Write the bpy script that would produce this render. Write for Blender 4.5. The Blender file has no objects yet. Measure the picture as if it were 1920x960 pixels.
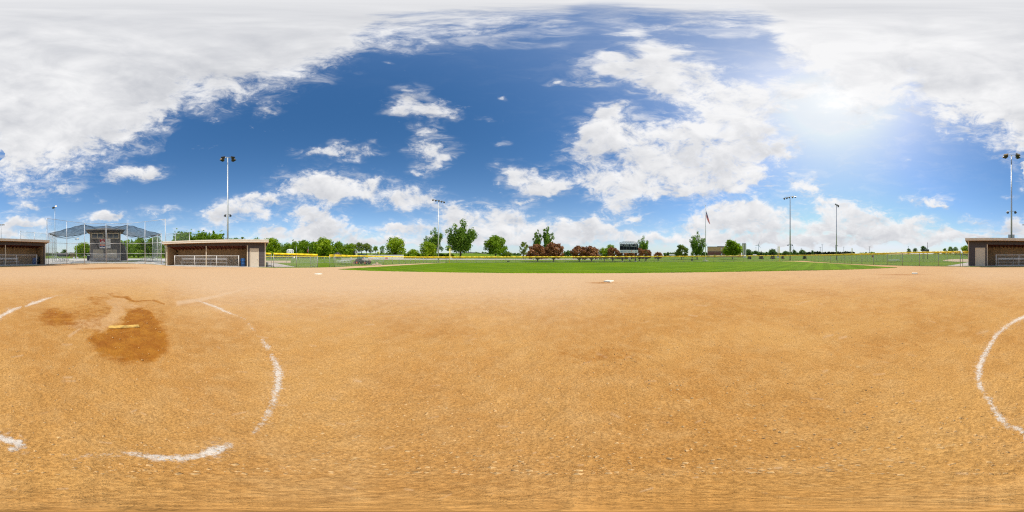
import bpy, math, random
import numpy as np
from mathutils import Vector, Matrix

random.seed(7)
RNG = np.random.default_rng(11)
SC = bpy.context.scene
COL = SC.collection
H = 1.5                                   # eye height of the panorama camera (metres)
K = math.radians(0.1875)                  # one photo pixel of a 1920x960 equirectangular picture
R = math.radians

# ------------------------------------------------------------------ survey helpers
def az(x): return (x - 960.0) * K
def el(y): return (480.0 - y) * K
def dist(y): return H / math.tan(-el(y))
def at(x, d, z=0.0): return Vector((d * math.sin(az(x)), d * math.cos(az(x)), z))
def G(x, y, z=0.0):
    """ground point surveyed from the photo; z is then the height given to it"""
    return at(x, dist(y), z)
def Zat(y, d): return H + d * math.tan(el(y))
def sstep(a, b, t):
    t = np.clip((t - a) / (b - a), 0, 1)
    return t * t * (3 - 2 * t)
def terr(x, r):
    """terrain height at photo bearing x (0..1920) and distance r"""
    x = np.mod(x, 1920.0)
    r = np.asarray(r, dtype=float)
    xb = np.where(x > 1500, x - 1920.0, x)
    wb = sstep(-60, 20, xb) * (1 - sstep(330, 420, xb))
    h = 0.33 * sstep(33.5, 42, r) * wb
    wh = sstep(500, 600, x) * (1 - sstep(860, 1010, x))
    h = h + wh * sstep(100, 230, r) * 5.6
    wr = sstep(1420, 1560, x) * (1 - sstep(1790, 1840, x))
    h = h + wr * sstep(70, 190, r) * 3.2
    h = h + (1 - wh) * (1 - wr) * sstep(100, 260, r) * 1.5
    return h
def TZ(x, d): return float(terr(np.array([x]), np.array([d]))[0])
def T(x, d): return at(x, d, TZ(x, d))

# ------------------------------------------------------------------ mesh builder
class MB:
    def __init__(s): s.v = []; s.f = []; s.uv = {}; s.sm = []
    def add(s, vs, fs, smooth=False):
        b = len(s.v); s.v += [tuple(p) for p in vs]
        for f in fs:
            s.f.append(tuple(i + b for i in f)); s.sm.append(smooth)
        return s
    def box(s, c, size, m=None):
        hx, hy, hz = size[0] / 2, size[1] / 2, size[2] / 2
        vs = [Vector((sx * hx, sy * hy, sz * hz)) for sz in (-1, 1) for sx, sy in ((-1, -1), (1, -1), (1, 1), (-1, 1))]
        if m is not None: vs = [m @ p for p in vs]
        c = Vector(c)
        return s.add([p + c for p in vs], [(3, 2, 1, 0), (4, 5, 6, 7), (0, 1, 5, 4), (1, 2, 6, 5), (2, 3, 7, 6), (3, 0, 4, 7)])
    def hexa(s, p8):
        return s.add(p8, [(3, 2, 1, 0), (4, 5, 6, 7), (0, 1, 5, 4), (1, 2, 6, 5), (2, 3, 7, 6), (3, 0, 4, 7)])
    def tube(s, p0, p1, r0, r1=None, n=8, caps=True):
        p0, p1 = Vector(p0), Vector(p1); r1 = r0 if r1 is None else r1
        d = (p1 - p0).normalized(); a = Vector((0, 0, 1)) if abs(d.z) < .9 else Vector((1, 0, 0))
        u = d.cross(a).normalized(); w = d.cross(u)
        vs = []
        for p, r in ((p0, r0), (p1, r1)):
            vs += [p + (u * math.cos(2 * math.pi * i / n) + w * math.sin(2 * math.pi * i / n)) * r for i in range(n)]
        fs = [(i, (i + 1) % n, n + (i + 1) % n, n + i) for i in range(n)]
        s.add(vs, fs, True)
        if caps:
            b = len(s.v) - 2 * n
            s.f.append(tuple(b + i for i in reversed(range(n)))); s.sm.append(False)
            s.f.append(tuple(b + n + i for i in range(n))); s.sm.append(False)
        return s
    def path(s, pts, r, n=6):
        for a, b in zip(pts[:-1], pts[1:]): s.tube(a, b, r, r, n)
        return s
    def lathe(s, prof, c=(0, 0, 0), n=20, axis='z'):
        c = Vector(c); vs = []
        for r, z in prof:
            for i in range(n):
                a = 2 * math.pi * i / n
                p = Vector((r * math.cos(a), r * math.sin(a), z))
                if axis == 'x': p = Vector((p.z, p.x, p.y))
                if axis == 'y': p = Vector((p.y, p.z, p.x))
                vs.append(p + c)
        fs = []
        for j in range(len(prof) - 1):
            for i in range(n):
                fs.append((j * n + i, j * n + (i + 1) % n, (j + 1) * n + (i + 1) % n, (j + 1) * n + i))
        s.add(vs, fs, True)
        return s
    def quad(s, a, b, c, d, uv=None):
        s.add([a, b, c, d], [(0, 1, 2, 3)])
        if uv: s.uv[len(s.f) - 1] = uv
        return s
    def build(s, name, mat, parent=None, local=False):
        me = bpy.data.meshes.new(name)
        vs = s.v
        if parent is not None and not local:
            root = parent
            off = Vector((0, 0, 0))
            while root is not None: off += root.location; root = root.parent
            vs = [(p[0] - off.x, p[1] - off.y, p[2] - off.z) for p in vs]
        me.from_pydata(vs, [], s.f)
        me.polygons.foreach_set('use_smooth', s.sm)
        if s.uv:
            l = me.uv_layers.new(name='UVMap')
            for pi, uv in s.uv.items():
                for k, li in enumerate(me.polygons[pi].loop_indices): l.data[li].uv = uv[k]
        me.update()
        o = bpy.data.objects.new(name, me); COL.objects.link(o)
        if mat is not None: me.materials.append(mat)
        if parent is not None: o.parent = parent
        return o

def tag(o, label=None, cat=None, group=None, kind=None):
    if label: o['label'] = label
    if cat: o['category'] = cat
    if group: o['group'] = group
    if kind: o['kind'] = kind
    return o
def thing(name, label, cat, loc=(0, 0, 0), group=None, rz=0.0):
    o = bpy.data.objects.new(name, None); COL.objects.link(o)
    o.location = loc; o.rotation_euler = (0, 0, rz); o.empty_display_size = 0.3
    return tag(o, label, cat, group)
def dup(root, loc, rz, label, scale=None):
    r = root.copy(); COL.objects.link(r); r.location = loc; r.rotation_euler = (0, 0, rz); r['label'] = label
    if scale: r.scale = scale
    for ch in list(root.children):
        c = ch.copy(); COL.objects.link(c); c.parent = r
        for g in list(ch.children):
            d = g.copy(); COL.objects.link(d); d.parent = c
    return r
def np_mesh(name, V, F, mat, parent=None, smooth=True, attrs=None):
    """fast mesh from arrays: V (n,3), F (m,4) quads"""
    me = bpy.data.meshes.new(name)
    V = np.asarray(V, dtype=np.float32); F = np.asarray(F, dtype=np.int32)
    me.vertices.add(len(V)); me.vertices.foreach_set('co', V.ravel())
    k = F.shape[1]
    me.loops.add(F.size); me.loops.foreach_set('vertex_index', F.ravel())
    me.polygons.add(len(F))
    me.polygons.foreach_set('loop_start', np.arange(0, F.size, k, dtype=np.int32))
    me.polygons.foreach_set('loop_total', np.full(len(F), k, dtype=np.int32))
    me.polygons.foreach_set('use_smooth', np.full(len(F), smooth))
    for an, av in (attrs or {}).items():
        a = me.attributes.new(an, 'FLOAT', 'POINT'); a.data.foreach_set('value', np.asarray(av, dtype=np.float32))
    me.update(calc_edges=True); me.validate()
    o = bpy.data.objects.new(name, me); COL.objects.link(o)
    if mat is not None: me.materials.append(mat)
    if parent is not None: o.parent = parent
    return o

# ------------------------------------------------------------------ 2-D value noise (numpy)
_LAT = RNG.random((256, 256))
def vnoise(x, y):
    xi = np.floor(x).astype(int); yi = np.floor(y).astype(int)
    fx = x - xi; fy = y - yi
    fx = fx * fx * (3 - 2 * fx); fy = fy * fy * (3 - 2 * fy)
    a = _LAT[xi % 256, yi % 256]; b = _LAT[(xi + 1) % 256, yi % 256]
    c = _LAT[xi % 256, (yi + 1) % 256]; d = _LAT[(xi + 1) % 256, (yi + 1) % 256]
    return (a * (1 - fx) + b * fx) * (1 - fy) + (c * (1 - fx) + d * fx) * fy
def fbm(x, y, o=4, g=0.5):
    s = 0; a = 1; t = 0
    for i in range(o):
        s = s + a * vnoise(x * 2 ** i + 17.3 * i, y * 2 ** i + 9.1 * i); t += a; a *= g
    return s / t

# ------------------------------------------------------------------ node helpers / materials
class NT:
    def __init__(s, tree): s.t = tree
    def n(s, typ, **kw):
        nd = s.t.nodes.new(typ)
        for k, v in kw.items(): setattr(nd, k, v)
        return nd
    def put(s, sock, val):
        if isinstance(val, bpy.types.NodeSocket): s.t.links.new(val, sock)
        elif val is not None: sock.default_value = val
    def m(s, op, a, b=None, c=None, clamp=False):
        nd = s.n('ShaderNodeMath', operation=op, use_clamp=clamp)
        for i, v in enumerate((a, b, c)): s.put(nd.inputs[i], v)
        return nd.outputs[0]
    def vm(s, op, a, b=None, c=None, out=0):
        nd = s.n('ShaderNodeVectorMath', operation=op)
        for i, v in enumerate((a, b, c)):
            if v is not None: s.put(nd.inputs[i], v)
        return nd.outputs[out]
    def rng(s, v, a, b, c=0.0, d=1.0, smooth=True):
        nd = s.n('ShaderNodeMapRange', interpolation_type='SMOOTHSTEP' if smooth else 'LINEAR')
        s.put(nd.inputs[0], v)
        for i, q in enumerate((a, b, c, d)): s.put(nd.inputs[i + 1], q)
        return nd.outputs[0]
    def mix(s, f, a, b, blend='MIX'):
        nd = s.n('ShaderNodeMix', data_type='RGBA', blend_type=blend)
        s.put(nd.inputs[0], f)
        s.put(nd.inputs[6], a if not isinstance(a, tuple) else (*a[:3], 1)); s.put(nd.inputs[7], b if not isinstance(b, tuple) else (*b[:3], 1))
        return nd.outputs[2]
    def noise(s, vec, scale, detail=4, rough=.5, dist=0.0):
        nd = s.n('ShaderNodeTexNoise')
        s.put(nd.inputs['Vector'], vec); nd.inputs['Scale'].default_value = scale
        nd.inputs['Detail'].default_value = detail; nd.inputs['Roughness'].default_value = rough
        nd.inputs['Distortion'].default_value = dist
        return nd.outputs['Fac']
    def attr(s, name): return s.n('ShaderNodeAttribute', attribute_name=name).outputs['Fac']
    def coord(s, which='Object'): return s.n('ShaderNodeTexCoord').outputs[which]

def new_mat(name):
    m = bpy.data.materials.new(name); m.use_nodes = True
    t = m.node_tree
    return m, NT(t), t.nodes['Principled BSDF'], t.nodes['Material Output']

def mat(name, col, rough=.6, metal=0.0, var=.12, scale=3.0, bump=0.0, bscale=40.0, spec=None, streak=False):
    m, N, P, O = new_mat(name)
    co = N.coord('Object')
    v = co
    if streak: v = N.vm('MULTIPLY', co, (1.0, 1.0, .15))
    n = N.noise(v, scale, 5, .6)
    lo = tuple(c * (1 - var) for c in col[:3]); hi = tuple(min(1, c * (1 + var)) for c in col[:3])
    N.put(P.inputs['Base Color'], N.mix(N.rng(n, .3, .7), lo, hi))
    P.inputs['Roughness'].default_value = rough; P.inputs['Metallic'].default_value = metal
    if spec is not None: P.inputs['Specular IOR Level'].default_value = spec
    if bump:
        b = N.n('ShaderNodeBump'); b.inputs['Strength'].default_value = bump; b.inputs['Distance'].default_value = .01
        N.put(b.inputs['Height'], N.noise(co, bscale, 4, .6)); N.put(P.inputs['Normal'], b.outputs[0])
    return m

def lap_mat(name, col, pitch=.18):
    """horizontal lap siding: shadow step and a little board-to-board variation"""
    m, N, P, O = new_mat(name)
    co = N.coord('Object'); sep = N.n('ShaderNodeSeparateXYZ'); N.put(sep.inputs[0], co)
    z = N.m('DIVIDE', sep.outputs[2], pitch)
    fr = N.m('FRACT', z); fl = N.m('FLOOR', z)
    wn = N.n('ShaderNodeTexWhiteNoise', noise_dimensions='1D'); N.put(wn.inputs['W'], fl)
    n = N.noise(N.vm('MULTIPLY', co, (1, 1, 12)), 3, 5, .6)
    f = N.m('ADD', N.m('MULTIPLY', wn.outputs[0], .5), N.m('MULTIPLY', n, .5))
    N.put(P.inputs['Base Color'], N.mix(f, tuple(c * .86 for c in col), tuple(c * 1.14 for c in col)))
    P.inputs['Roughness'].default_value = .65
    b = N.n('ShaderNodeBump'); b.inputs['Strength'].default_value = 1.0; b.inputs['Distance'].default_value = .03
    N.put(b.inputs['Height'], N.m('SUBTRACT', 1.0, fr)); N.put(P.inputs['Normal'], b.outputs[0])
    return m

def link_mat(name, col, cell=.055, wire=.0075, metal=.6):
    """chain-link weave: real wire pattern in metres on the UV map, holes are holes"""
    m, N, P, O = new_mat(name)
    sep = N.n('ShaderNodeSeparateXYZ'); N.put(sep.inputs[0], N.coord('UV'))
    a = N.m('ADD', sep.outputs[0], sep.outputs[1]); b = N.m('SUBTRACT', sep.outputs[0], sep.outputs[1])
    da = N.m('PINGPONG', a, cell / 2 * 1.41); db = N.m('PINGPONG', b, cell / 2 * 1.41)
    w = N.m('LESS_THAN', N.m('MINIMUM', da, db), wire / 2)
    P.inputs['Base Color'].default_value = (*col, 1); P.inputs['Roughness'].default_value = .45; P.inputs['Metallic'].default_value = metal
    N.put(P.inputs['Alpha'], w)
    return m

def net_mat(name, col, alpha):
    m, N, P, O = new_mat(name)
    P.inputs['Base Color'].default_value = (*col, 1); P.inputs['Roughness'].default_value = .8
    n = N.noise(N.coord('Object'), 1.4, 3, .5)
    N.put(P.inputs['Alpha'], N.rng(n, .3, .7, alpha * .85, alpha * 1.15))
    return m
# ------------------------------------------------------------------ daylight: world, clouds, sun
SUN_X, SUN_Y = 1562.0, 190.0
SUN_AZ, SUN_EL = az(SUN_X), el(SUN_Y)
SUN_DIR = Vector((math.sin(SUN_AZ) * math.cos(SUN_EL), math.cos(SUN_AZ) * math.cos(SUN_EL), math.sin(SUN_EL)))

# cloud masses by bearing and elevation: (x, y, half width, half height, weight) in 0.1875-degree steps
BLOBS = [
 # long cumulus bank above the third-base side
 (548,346,34,15,1),(600,342,45,20,1),(650,352,45,22,1),(690,350,26,17,.9),(610,366,60,14,.8),(745,372,30,17,1),(785,372,34,20,1),(815,385,22,10,.7),
 (570,398,30,13,1),(600,404,34,15,1),(635,415,16,7,.6),(520,432,38,11,1),(590,428,38,12,1),(648,430,34,11,.9),(560,442,90,7,.8),
 (395,403,26,10,1),(432,395,30,17,1),(485,393,30,15,1),(468,371,38,8,.8),(500,366,20,8,.7),
 (298,396,28,9,1),(322,418,15,7,.8),(190,412,40,11,1),(205,405,20,9,.9),
 (60,388,26,8,.9),(30,418,40,14,1),(70,420,26,9,.9),(10,440,45,7,.9),(90,440,40,6,.6),(380,432,30,7,.7),
 # isolated fair-weather clouds in the blue
 (768,184,34,17,1),(742,206,24,9,.85),(805,211,36,13,1),(848,220,18,6,.7),(790,245,22,11,.9),(808,275,36,18,1),(835,290,25,9,.7),(808,305,26,13,.95),(790,322,14,7,.6),
 (605,288,40,8,.85),(655,276,36,9,.9),(688,288,24,6,.7),(652,300,22,6,.6),(508,205,22,9,.9),(492,220,12,7,.7),
 (962,324,28,16,1),(1000,342,40,21,1),(1042,352,20,11,.8),(1010,362,24,10,.8),(985,380,17,7,.8),(934,186,12,3.5,.7),(938,266,14,6,.6),(904,222,14,4,.5),(725,116,14,4,.6),(670,140,14,4,.5),
 # banks along the middle horizon
 (850,405,30,14,1),(915,402,46,18,1),(965,415,40,16,1),(880,430,70,14,.95),(950,442,90,12,.9),(760,432,44,12,1),(735,428,22,9,.8),(700,452,110,7,.75),
 (1085,420,50,16,1),(1050,435,80,14,1),(1120,430,34,14,.9),(1170,440,24,7,.9),(1040,455,110,7,.7),
 # the big broken mass of cloud
 (1110,255,38,26,1),(1140,245,40,30,1),(1185,275,60,40,1),(1090,290,36,22,.8),(1240,295,60,42,1),(1300,300,60,44,1),(1360,315,60,40,1),(1290,345,80,24,1),(1400,330,34,24,.9),(1240,350,50,16,.9),
 (1115,335,38,20,1),(1150,350,40,22,1),(1160,382,38,22,1),(1190,408,26,11,.9),(1250,262,60,30,1),
 (1330,250,50,34,1),(1380,240,44,40,1),(1430,270,44,30,1),(1465,280,24,20,.8),(1410,215,44,34,1),(1360,190,50,34,1),(1310,180,44,26,1),(1420,185,34,22,.9),(1270,165,44,24,1),(1235,145,44,22,1),
 (1185,130,44,18,1),(1130,118,40,16,.95),(1230,112,50,18,.9),(1290,140,44,20,.9),(1100,150,44,9,.85),(1050,158,26,4,.8),(1145,102,30,9,.85),(1150,205,30,11,.8),(1175,192,22,8,.6),(1128,212,20,6,.6),
 (1235,82,56,14,.9),(1180,60,44,12,.9),(1300,95,40,12,.7),(1330,125,60,8,.5),(1480,170,30,16,.8),(1455,150,30,12,.8),
 (1520,178,34,16,.85),(1560,150,44,20,.9),(1605,188,34,18,.85),(1560,205,24,9,.7),(1470,205,20,10,.6),
 # right, towards and beyond the sun
 (1500,346,32,17,1),(1528,352,16,8,.7),(1548,370,28,11,.95),(1345,398,40,18,1),(1395,392,40,17,1),(1440,398,40,16,1),(1300,425,54,18,1),(1370,420,60,14,.9),(1450,425,60,18,1),(1330,448,110,10,.95),(1480,447,90,9,.9),
 (1560,398,34,22,1),(1600,402,44,20,1),(1640,410,34,13,.9),(1575,425,70,13,1),(1640,432,60,9,.8),(1600,450,110,6,.8),(1735,374,36,12,1),(1760,382,22,4,.6),
 (1720,415,32,10,1),(1690,432,30,11,1),(1660,440,60,8,.9),(1770,432,40,8,.95),(1745,446,70,7,.9),(1820,411,18,5,.95),(1790,442,60,6,.8),(1850,438,50,7,.8),(1898,424,34,11,1),(1915,345,18,14,.6),(1895,366,12,5,.5),(1840,418,8,4,.5),
 (560,455,120,6,.75),(850,455,120,7,.75),(1200,450,90,8,.75),(1500,458,160,6,.8),(1700,455,120,6,.8),(260,440,70,6,.6),(60,455,80,6,.7),(420,418,40,6,.6),(1700,300,30,4,.25),(215,330,50,10,.8),(262,318,40,11,.95),(285,330,18,7,.8),(190,375,14,5,.5),(110,352,44,12,.8),(50,362,44,10,.7),(135,375,12,4,.5),
]
# lower rim of the overcast sheet, photo rows by bearing
RIM = [(0,348),(40,352),(90,345),(140,318),(190,308),(235,290),(265,272),(308,255),(318,225),(350,205),(400,205),(440,190),(500,176),(545,162),(600,146),(655,122),(690,92),(730,80),(790,76),(850,72),(960,66),(1060,62),(1110,40),(1160,38),(1220,52),(1290,55),(1330,48),(1390,50),(1430,62),(1455,95),(1475,118),(1500,140),(1530,175),(1570,205),(1600,232),(1640,232),(1668,218),(1700,195),(1735,215),(1765,245),(1800,240),(1840,262),(1880,285),(1919,300)]

RELIEF, NAMP, SHR = 1.6, 2.5, .93
def make_world():
    w = bpy.data.worlds.new('World'); SC.world = w; w.use_nodes = True
    t = w.node_tree; N = NT(t); bg = t.nodes['Background']
    bg.inputs['Strength'].default_value = 0.1
    sky = N.n('ShaderNodeTexSky', sky_type='NISHITA', sun_disc=False)
    sky.sun_elevation = SUN_EL; sky.sun_rotation = SUN_AZ; sky.altitude = 300; sky.air_density = 1.0; sky.dust_density = 0.6; sky.ozone_density = 2.5
    d = N.vm('NORMALIZE', N.coord('Generated'))
    sep = N.n('ShaderNodeSeparateXYZ'); N.put(sep.inputs[0], d)
    X = N.m('MULTIPLY_ADD', N.m('ARCTAN2', sep.outputs[0], sep.outputs[1]), 1 / K, 960.0)
    Y = N.m('MULTIPLY_ADD', N.m('ARCSINE', sep.outputs[2]), -1 / K, 480.0)
    nv = N.vm('MULTIPLY', d, (1, 1, 1.5))
    # a slow warp so no mass keeps a smooth outline
    wrp = N.n('ShaderNodeTexNoise'); N.put(wrp.inputs['Vector'], nv); wrp.inputs['Scale'].default_value = 9; wrp.inputs['Detail'].default_value = 3
    wc = N.vm('MULTIPLY', N.vm('SUBTRACT', wrp.outputs['Color'], (.5, .5, .5)), (70, 42, 0))
    cmb = N.n('ShaderNodeCombineXYZ'); N.put(cmb.inputs[0], X); N.put(cmb.inputs[1], Y)
    P = N.vm('ADD', cmb.outputs[0], wc)
    bl = []
    for b in BLOBS:
        for k in (-1920, 0, 1920): bl.append((b[0] + k,) + b[1:])
    base = math.exp(-0.75)
    sp = N.n('ShaderNodeSeparateXYZ'); N.put(sp.inputs[0], P)
    # shared, slowly varying ingredients
    fc = N.n('ShaderNodeFloatCurve'); cv = fc.mapping.curves[0]
    pts = [(x / 1920, y / 480) for x, y in RIM] + [(1.0, 300 / 480)]
    cv.points[0].location = pts[0]; cv.points[1].location = pts[-1]
    for p in pts[1:-1]: cv.points.new(*p)
    for p in cv.points: p.handle_type = 'VECTOR'
    fc.mapping.update()
    N.put(fc.inputs['Value'], N.m('WRAP', N.m('DIVIDE', sp.outputs[0], 1920.0), 1.0, 0.0))
    below = N.m('SUBTRACT', N.m('MULTIPLY', fc.outputs[0], 480.0), sp.outputs[1])
    top = N.m('MINIMUM', N.m('MAXIMUM', N.m('MULTIPLY_ADD', below, 1 / 70.0, .5), 0.0), 1.7)
    n1 = N.noise(nv, 7.0, 11, .68, .45)
    off = N.vm('ADD', nv, tuple(Vector((0, 0, .040)) + SUN_DIR * .022))
    n2 = N.noise(off, 7.0, 5, .58, .45)
    n1s = N.noise(nv, 7.0, 5, .58, .45)
    relief = N.m('MULTIPLY', N.m('SUBTRACT', n1s, n2), RELIEF)
    low = N.noise(nv, 3.0, 5, .5, .4)
    lowf = N.rng(low, .36, .66, .03, .36)
    sun = N.m('MAXIMUM', N.vm('DOT_PRODUCT', d, tuple(SUN_DIR), out=1), 0.0)
    glow = N.m('POWER', sun, 220.0)
    wide = N.m('POWER', sun, 4.0)
    hs = N.n('ShaderNodeHueSaturation'); hs.inputs['Saturation'].default_value = 1.28; hs.inputs['Hue'].default_value = .498; hs.inputs['Value'].default_value = 1.52
    N.put(hs.inputs['Color'], sky.outputs[0])
    el_ = N.m('MAXIMUM', sep.outputs[2], 0.0)
    hz = N.m('POWER', 2.718, N.m('MULTIPLY', el_, -6.0))
    skyc = N.mix(N.m('MULTIPLY', hz, .80), hs.outputs[0], (6.0, 6.9, 7.8))          # pale air towards the horizon
    skyc = N.mix(N.m('MULTIPLY', N.m('POWER', sun, 14.0), .60), skyc, (6.3, 7.2, 8.5))
    skyc = N.mix(1.0, skyc, N.mix(wide, (0, 0, 0), (1.5, 1.4, 1.1)), 'ADD')
    skyc = N.vm('MINIMUM', skyc, (8.0, 8.6, 9.3))
    skyc = N.mix(1.0, skyc, N.mix(glow, (0, 0, 0), (1.2, 1.0, .6)), 'ADD')
    n3 = N.noise(N.vm('MULTIPLY', d, (1, 1, 1.7)), 19.0, 7, .66, 1.3)
    nz = N.m('ADD', N.m('MULTIPLY', N.m('SUBTRACT', n1, .5), NAMP), N.m('MULTIPLY', N.m('SUBTRACT', n3, .5), 1.05))
    veil = N.rng(n1, .38, .75, 0, .34)
    st_ = N.noise(N.vm('MULTIPLY', N.vm('ADD', d, N.vm('MULTIPLY', wrp.outputs['Color'], (.10, .10, .05))), (1.6, 1.6, 6.0)), 4.5, 8, .62, .5)
    wisp = N.m('MULTIPLY', N.rng(st_, .44, .74), N.m('MULTIPLY_ADD', wide, .45, .52))
    wide3 = N.m('MULTIPLY', wide, .30)

    shared = [('P', 'NodeSocketVector', P), ('top', 'NodeSocketFloat', top), ('nz', 'NodeSocketFloat', nz), ('veil', 'NodeSocketFloat', veil), ('wisp', 'NodeSocketFloat', wisp), ('relief', 'NodeSocketFloat', relief),
              ('lowf', 'NodeSocketFloat', lowf), ('wide3', 'NodeSocketFloat', wide3), ('glow', 'NodeSocketFloat', glow), ('skyc', 'NodeSocketColor', skyc)]

    def cell(x0, x1, y0, y1):
        """the sky of one patch of directions, with the cloud masses that can reach it"""
        gt = bpy.data.node_groups.new('sky_patch', 'ShaderNodeTree')
        for nm, ty, _ in shared: gt.interface.new_socket(nm, in_out='INPUT', socket_type=ty)
        gt.interface.new_socket('Shader', in_out='OUTPUT', socket_type='NodeSocketShader')
        M = NT(gt); gi = M.n('NodeGroupInput').outputs; go = M.n('NodeGroupOutput')
        acc = None
        for (cx, cy, rx, ry, wt) in bl:
            f = SHR + (.06 if (cx % 1920) < 1000 else -.02) * min(1, max(0, (cy - 330) / 60)); rx *= f; ry *= f
            if cx + 2.7 * rx + 32 < x0 or cx - 2.7 * rx - 32 > x1 or cy + 2.7 * ry + 22 < y0 or cy - 2.7 * ry - 22 > y1: continue
            v = M.vm('MULTIPLY_ADD', gi['P'], (1 / rx, -1 / ry, 0), (-cx / rx, cy / ry, 0))
            g = M.m('POWER', base, M.vm('DOT_PRODUCT', v, v, out=1))
            v2 = M.vm('MULTIPLY_ADD', v, (0, 1, 0), (0, 0, wt))
            sc = M.n('ShaderNodeVectorMath', operation='SCALE'); M.put(sc.inputs[0], v2); M.put(sc.inputs['Scale'], g)
            acc = sc.outputs[0] if acc is None else M.vm('ADD', acc, sc.outputs[0])
        if acc is not None:
            sa = M.n('ShaderNodeSeparateXYZ'); M.put(sa.inputs[0], acc)
            cov = M.m('MINIMUM', sa.outputs[2], 1.25)
            up = M.m('DIVIDE', sa.outputs[1], M.m('ADD', sa.outputs[2], .3))
            allc = M.m('MAXIMUM', cov, gi['top'])
        else:
            up = None; allc = gi['top']
        dens = M.m('SUBTRACT', M.m('ADD', gi['nz'], allc), .5)
        alpha = M.rng(dens, -.14, .78)
        alpha = M.m('MAXIMUM', alpha, M.m('MULTIPLY', gi['veil'], M.rng(allc, .10, .6)))
        alpha = M.m('MAXIMUM', alpha, M.m('MULTIPLY', gi['wisp'], M.m('MAXIMUM', M.rng(allc, .03, .40), gi['wide3'])))
        thick = M.rng(dens, .15, 1.1)
        b0 = M.m('ADD', M.m('MULTIPLY_ADD', up, .20, .84) if up is not None else .84, M.m('MULTIPLY', gi['relief'], M.m('MULTIPLY_ADD', thick, -.55, 1.0)))
        b0 = M.m('SUBTRACT', b0, M.m('MULTIPLY', thick, gi['lowf']))
        b0 = M.m('MINIMUM', M.m('MAXIMUM', M.m('MULTIPLY_ADD', gi['wide3'], .55, b0), .0), 1.0)
        ccol = M.mix(b0, (3.9, 4.15, 4.75), (9.3, 9.3, 9.4))
        ccol = M.mix(1.0, ccol, M.mix(gi['glow'], (0, 0, 0), (1.2, 1.2, 1.1)), 'ADD')
        bgn = M.n('ShaderNodeBackground'); bgn.inputs['Strength'].default_value = 0.1
        M.put(bgn.inputs['Color'], M.mix(alpha, gi['skyc'], ccol))
        gt.links.new(bgn.outputs[0], go.inputs[0])
        gn = N.n('ShaderNodeGroup'); gn.node_tree = gt
        for nm, ty, so_ in shared: N.put(gn.inputs[nm], so_)
        return gn.outputs[0]

    def split(x0, x1, y0, y1):
        if x1 - x0 <= 250 and y1 - y0 <= 120: return cell(x0, x1, y0, y1)
        ms = N.n('ShaderNodeMixShader')
        if (x1 - x0) / 250 > (y1 - y0) / 120:
            xm = (x0 + x1) / 2; N.put(ms.inputs[0], N.m('GREATER_THAN', X, xm))
            N.put(ms.inputs[1], split(x0, xm, y0, y1)); N.put(ms.inputs[2], split(xm, x1, y0, y1))
        else:
            ym = (y0 + y1) / 2; N.put(ms.inputs[0], N.m('GREATER_THAN', Y, ym))
            N.put(ms.inputs[1], split(x0, x1, y0, ym)); N.put(ms.inputs[2], split(x0, x1, ym, y1))
        return ms.outputs[0]
    ms = N.n('ShaderNodeMixShader')
    N.put(ms.inputs[0], N.m('GREATER_THAN', Y, 480.0))
    N.put(ms.inputs[1], split(0, 1920, 0, 480))
    bg.inputs['Color'].default_value = (1.2, 1.0, .6, 1)
    N.put(ms.inputs[2], bg.outputs[0])
    t.links.new(ms.outputs[0], t.nodes['World Output'].inputs['Surface'])
    w.cycles.sampling_method = 'MANUAL'; w.cycles.sample_map_resolution = 512

make_world()
sl = bpy.data.lights.new('sun', 'SUN'); sl.energy = 3.6; sl.angle = R(0.53); sl.color = (1.0, .955, .88)
so = bpy.data.objects.new('sun', sl); COL.objects.link(so)
so.rotation_euler = (-SUN_DIR).to_track_quat('-Z', 'Y').to_euler(); so.location = SUN_DIR * 100

cam = bpy.data.cameras.new('camera'); co = bpy.data.objects.new('camera', cam); COL.objects.link(co)
cam.type = 'PANO'
try: cam.panorama_type = 'EQUIRECTANGULAR'
except Exception: pass
try: cam.cycles.panorama_type = 'EQUIRECTANGULAR'
except Exception: pass
co.location = (0, 0, H); co.rotation_euler = (R(90), 0, 0); cam.clip_start = .02; cam.clip_end = 20000
SC.camera = co
SC.view_settings.view_transform = 'Standard'; SC.view_settings.look = 'None'
SC.view_settings.exposure = 0.0; SC.view_settings.gamma = 1.0; SC.view_settings.use_curve_mapping = False
SC.cycles.max_bounces = 6; SC.cycles.transparent_max_bounces = 24; SC.cycles.diffuse_bounces = 2; SC.cycles.glossy_bounces = 2
SC.cycles.use_denoising = False; SC.cycles.denoiser = 'OPENIMAGEDENOISE'; SC.cycles.denoising_input_passes = 'RGB_ALBEDO_NORMAL'; SC.cycles.denoising_prefilter = 'ACCURATE'
SC.cycles.filter_width = 1.2 if hasattr(SC.cycles, 'filter_width') else 1.5
# ------------------------------------------------------------------ materials
M = {}
M['galv'] = mat('galvanised steel', (.42, .43, .44), .42, .7, .10, 2.0)
M['galv_light'] = mat('weathered zinc', (.62, .63, .64), .5, .35, .08, 1.0)
M['post'] = mat('fence post steel', (.36, .37, .38), .45, .55, .12, 1.5)
M['rail'] = mat('dull fence rail', (.30, .31, .31), .7, 0, .15, 2)
M['white_metal'] = mat('white painted steel', (.74, .73, .70), .45, 0, .06, 2)
M['alu'] = mat('bench aluminium', (.74, .74, .74), .45, .0, .08, 2, streak=True)
M['beige'] = mat('beige trim paint', (.62, .54, .42), .55, 0, .06, 1.5, streak=True)
M['fascia'] = mat('pale fascia metal', (.68, .62, .52), .5, 0, .06, 1.2, streak=True)
M['soffit'] = mat('stained soffit boards', (.46, .23, .06), .6, 0, .18, 4, streak=True)
M['tan_wall'] = mat('tan plywood lining', (.40, .27, .15), .75, 0, .16, 2.2, .3, 30, streak=True)
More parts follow.
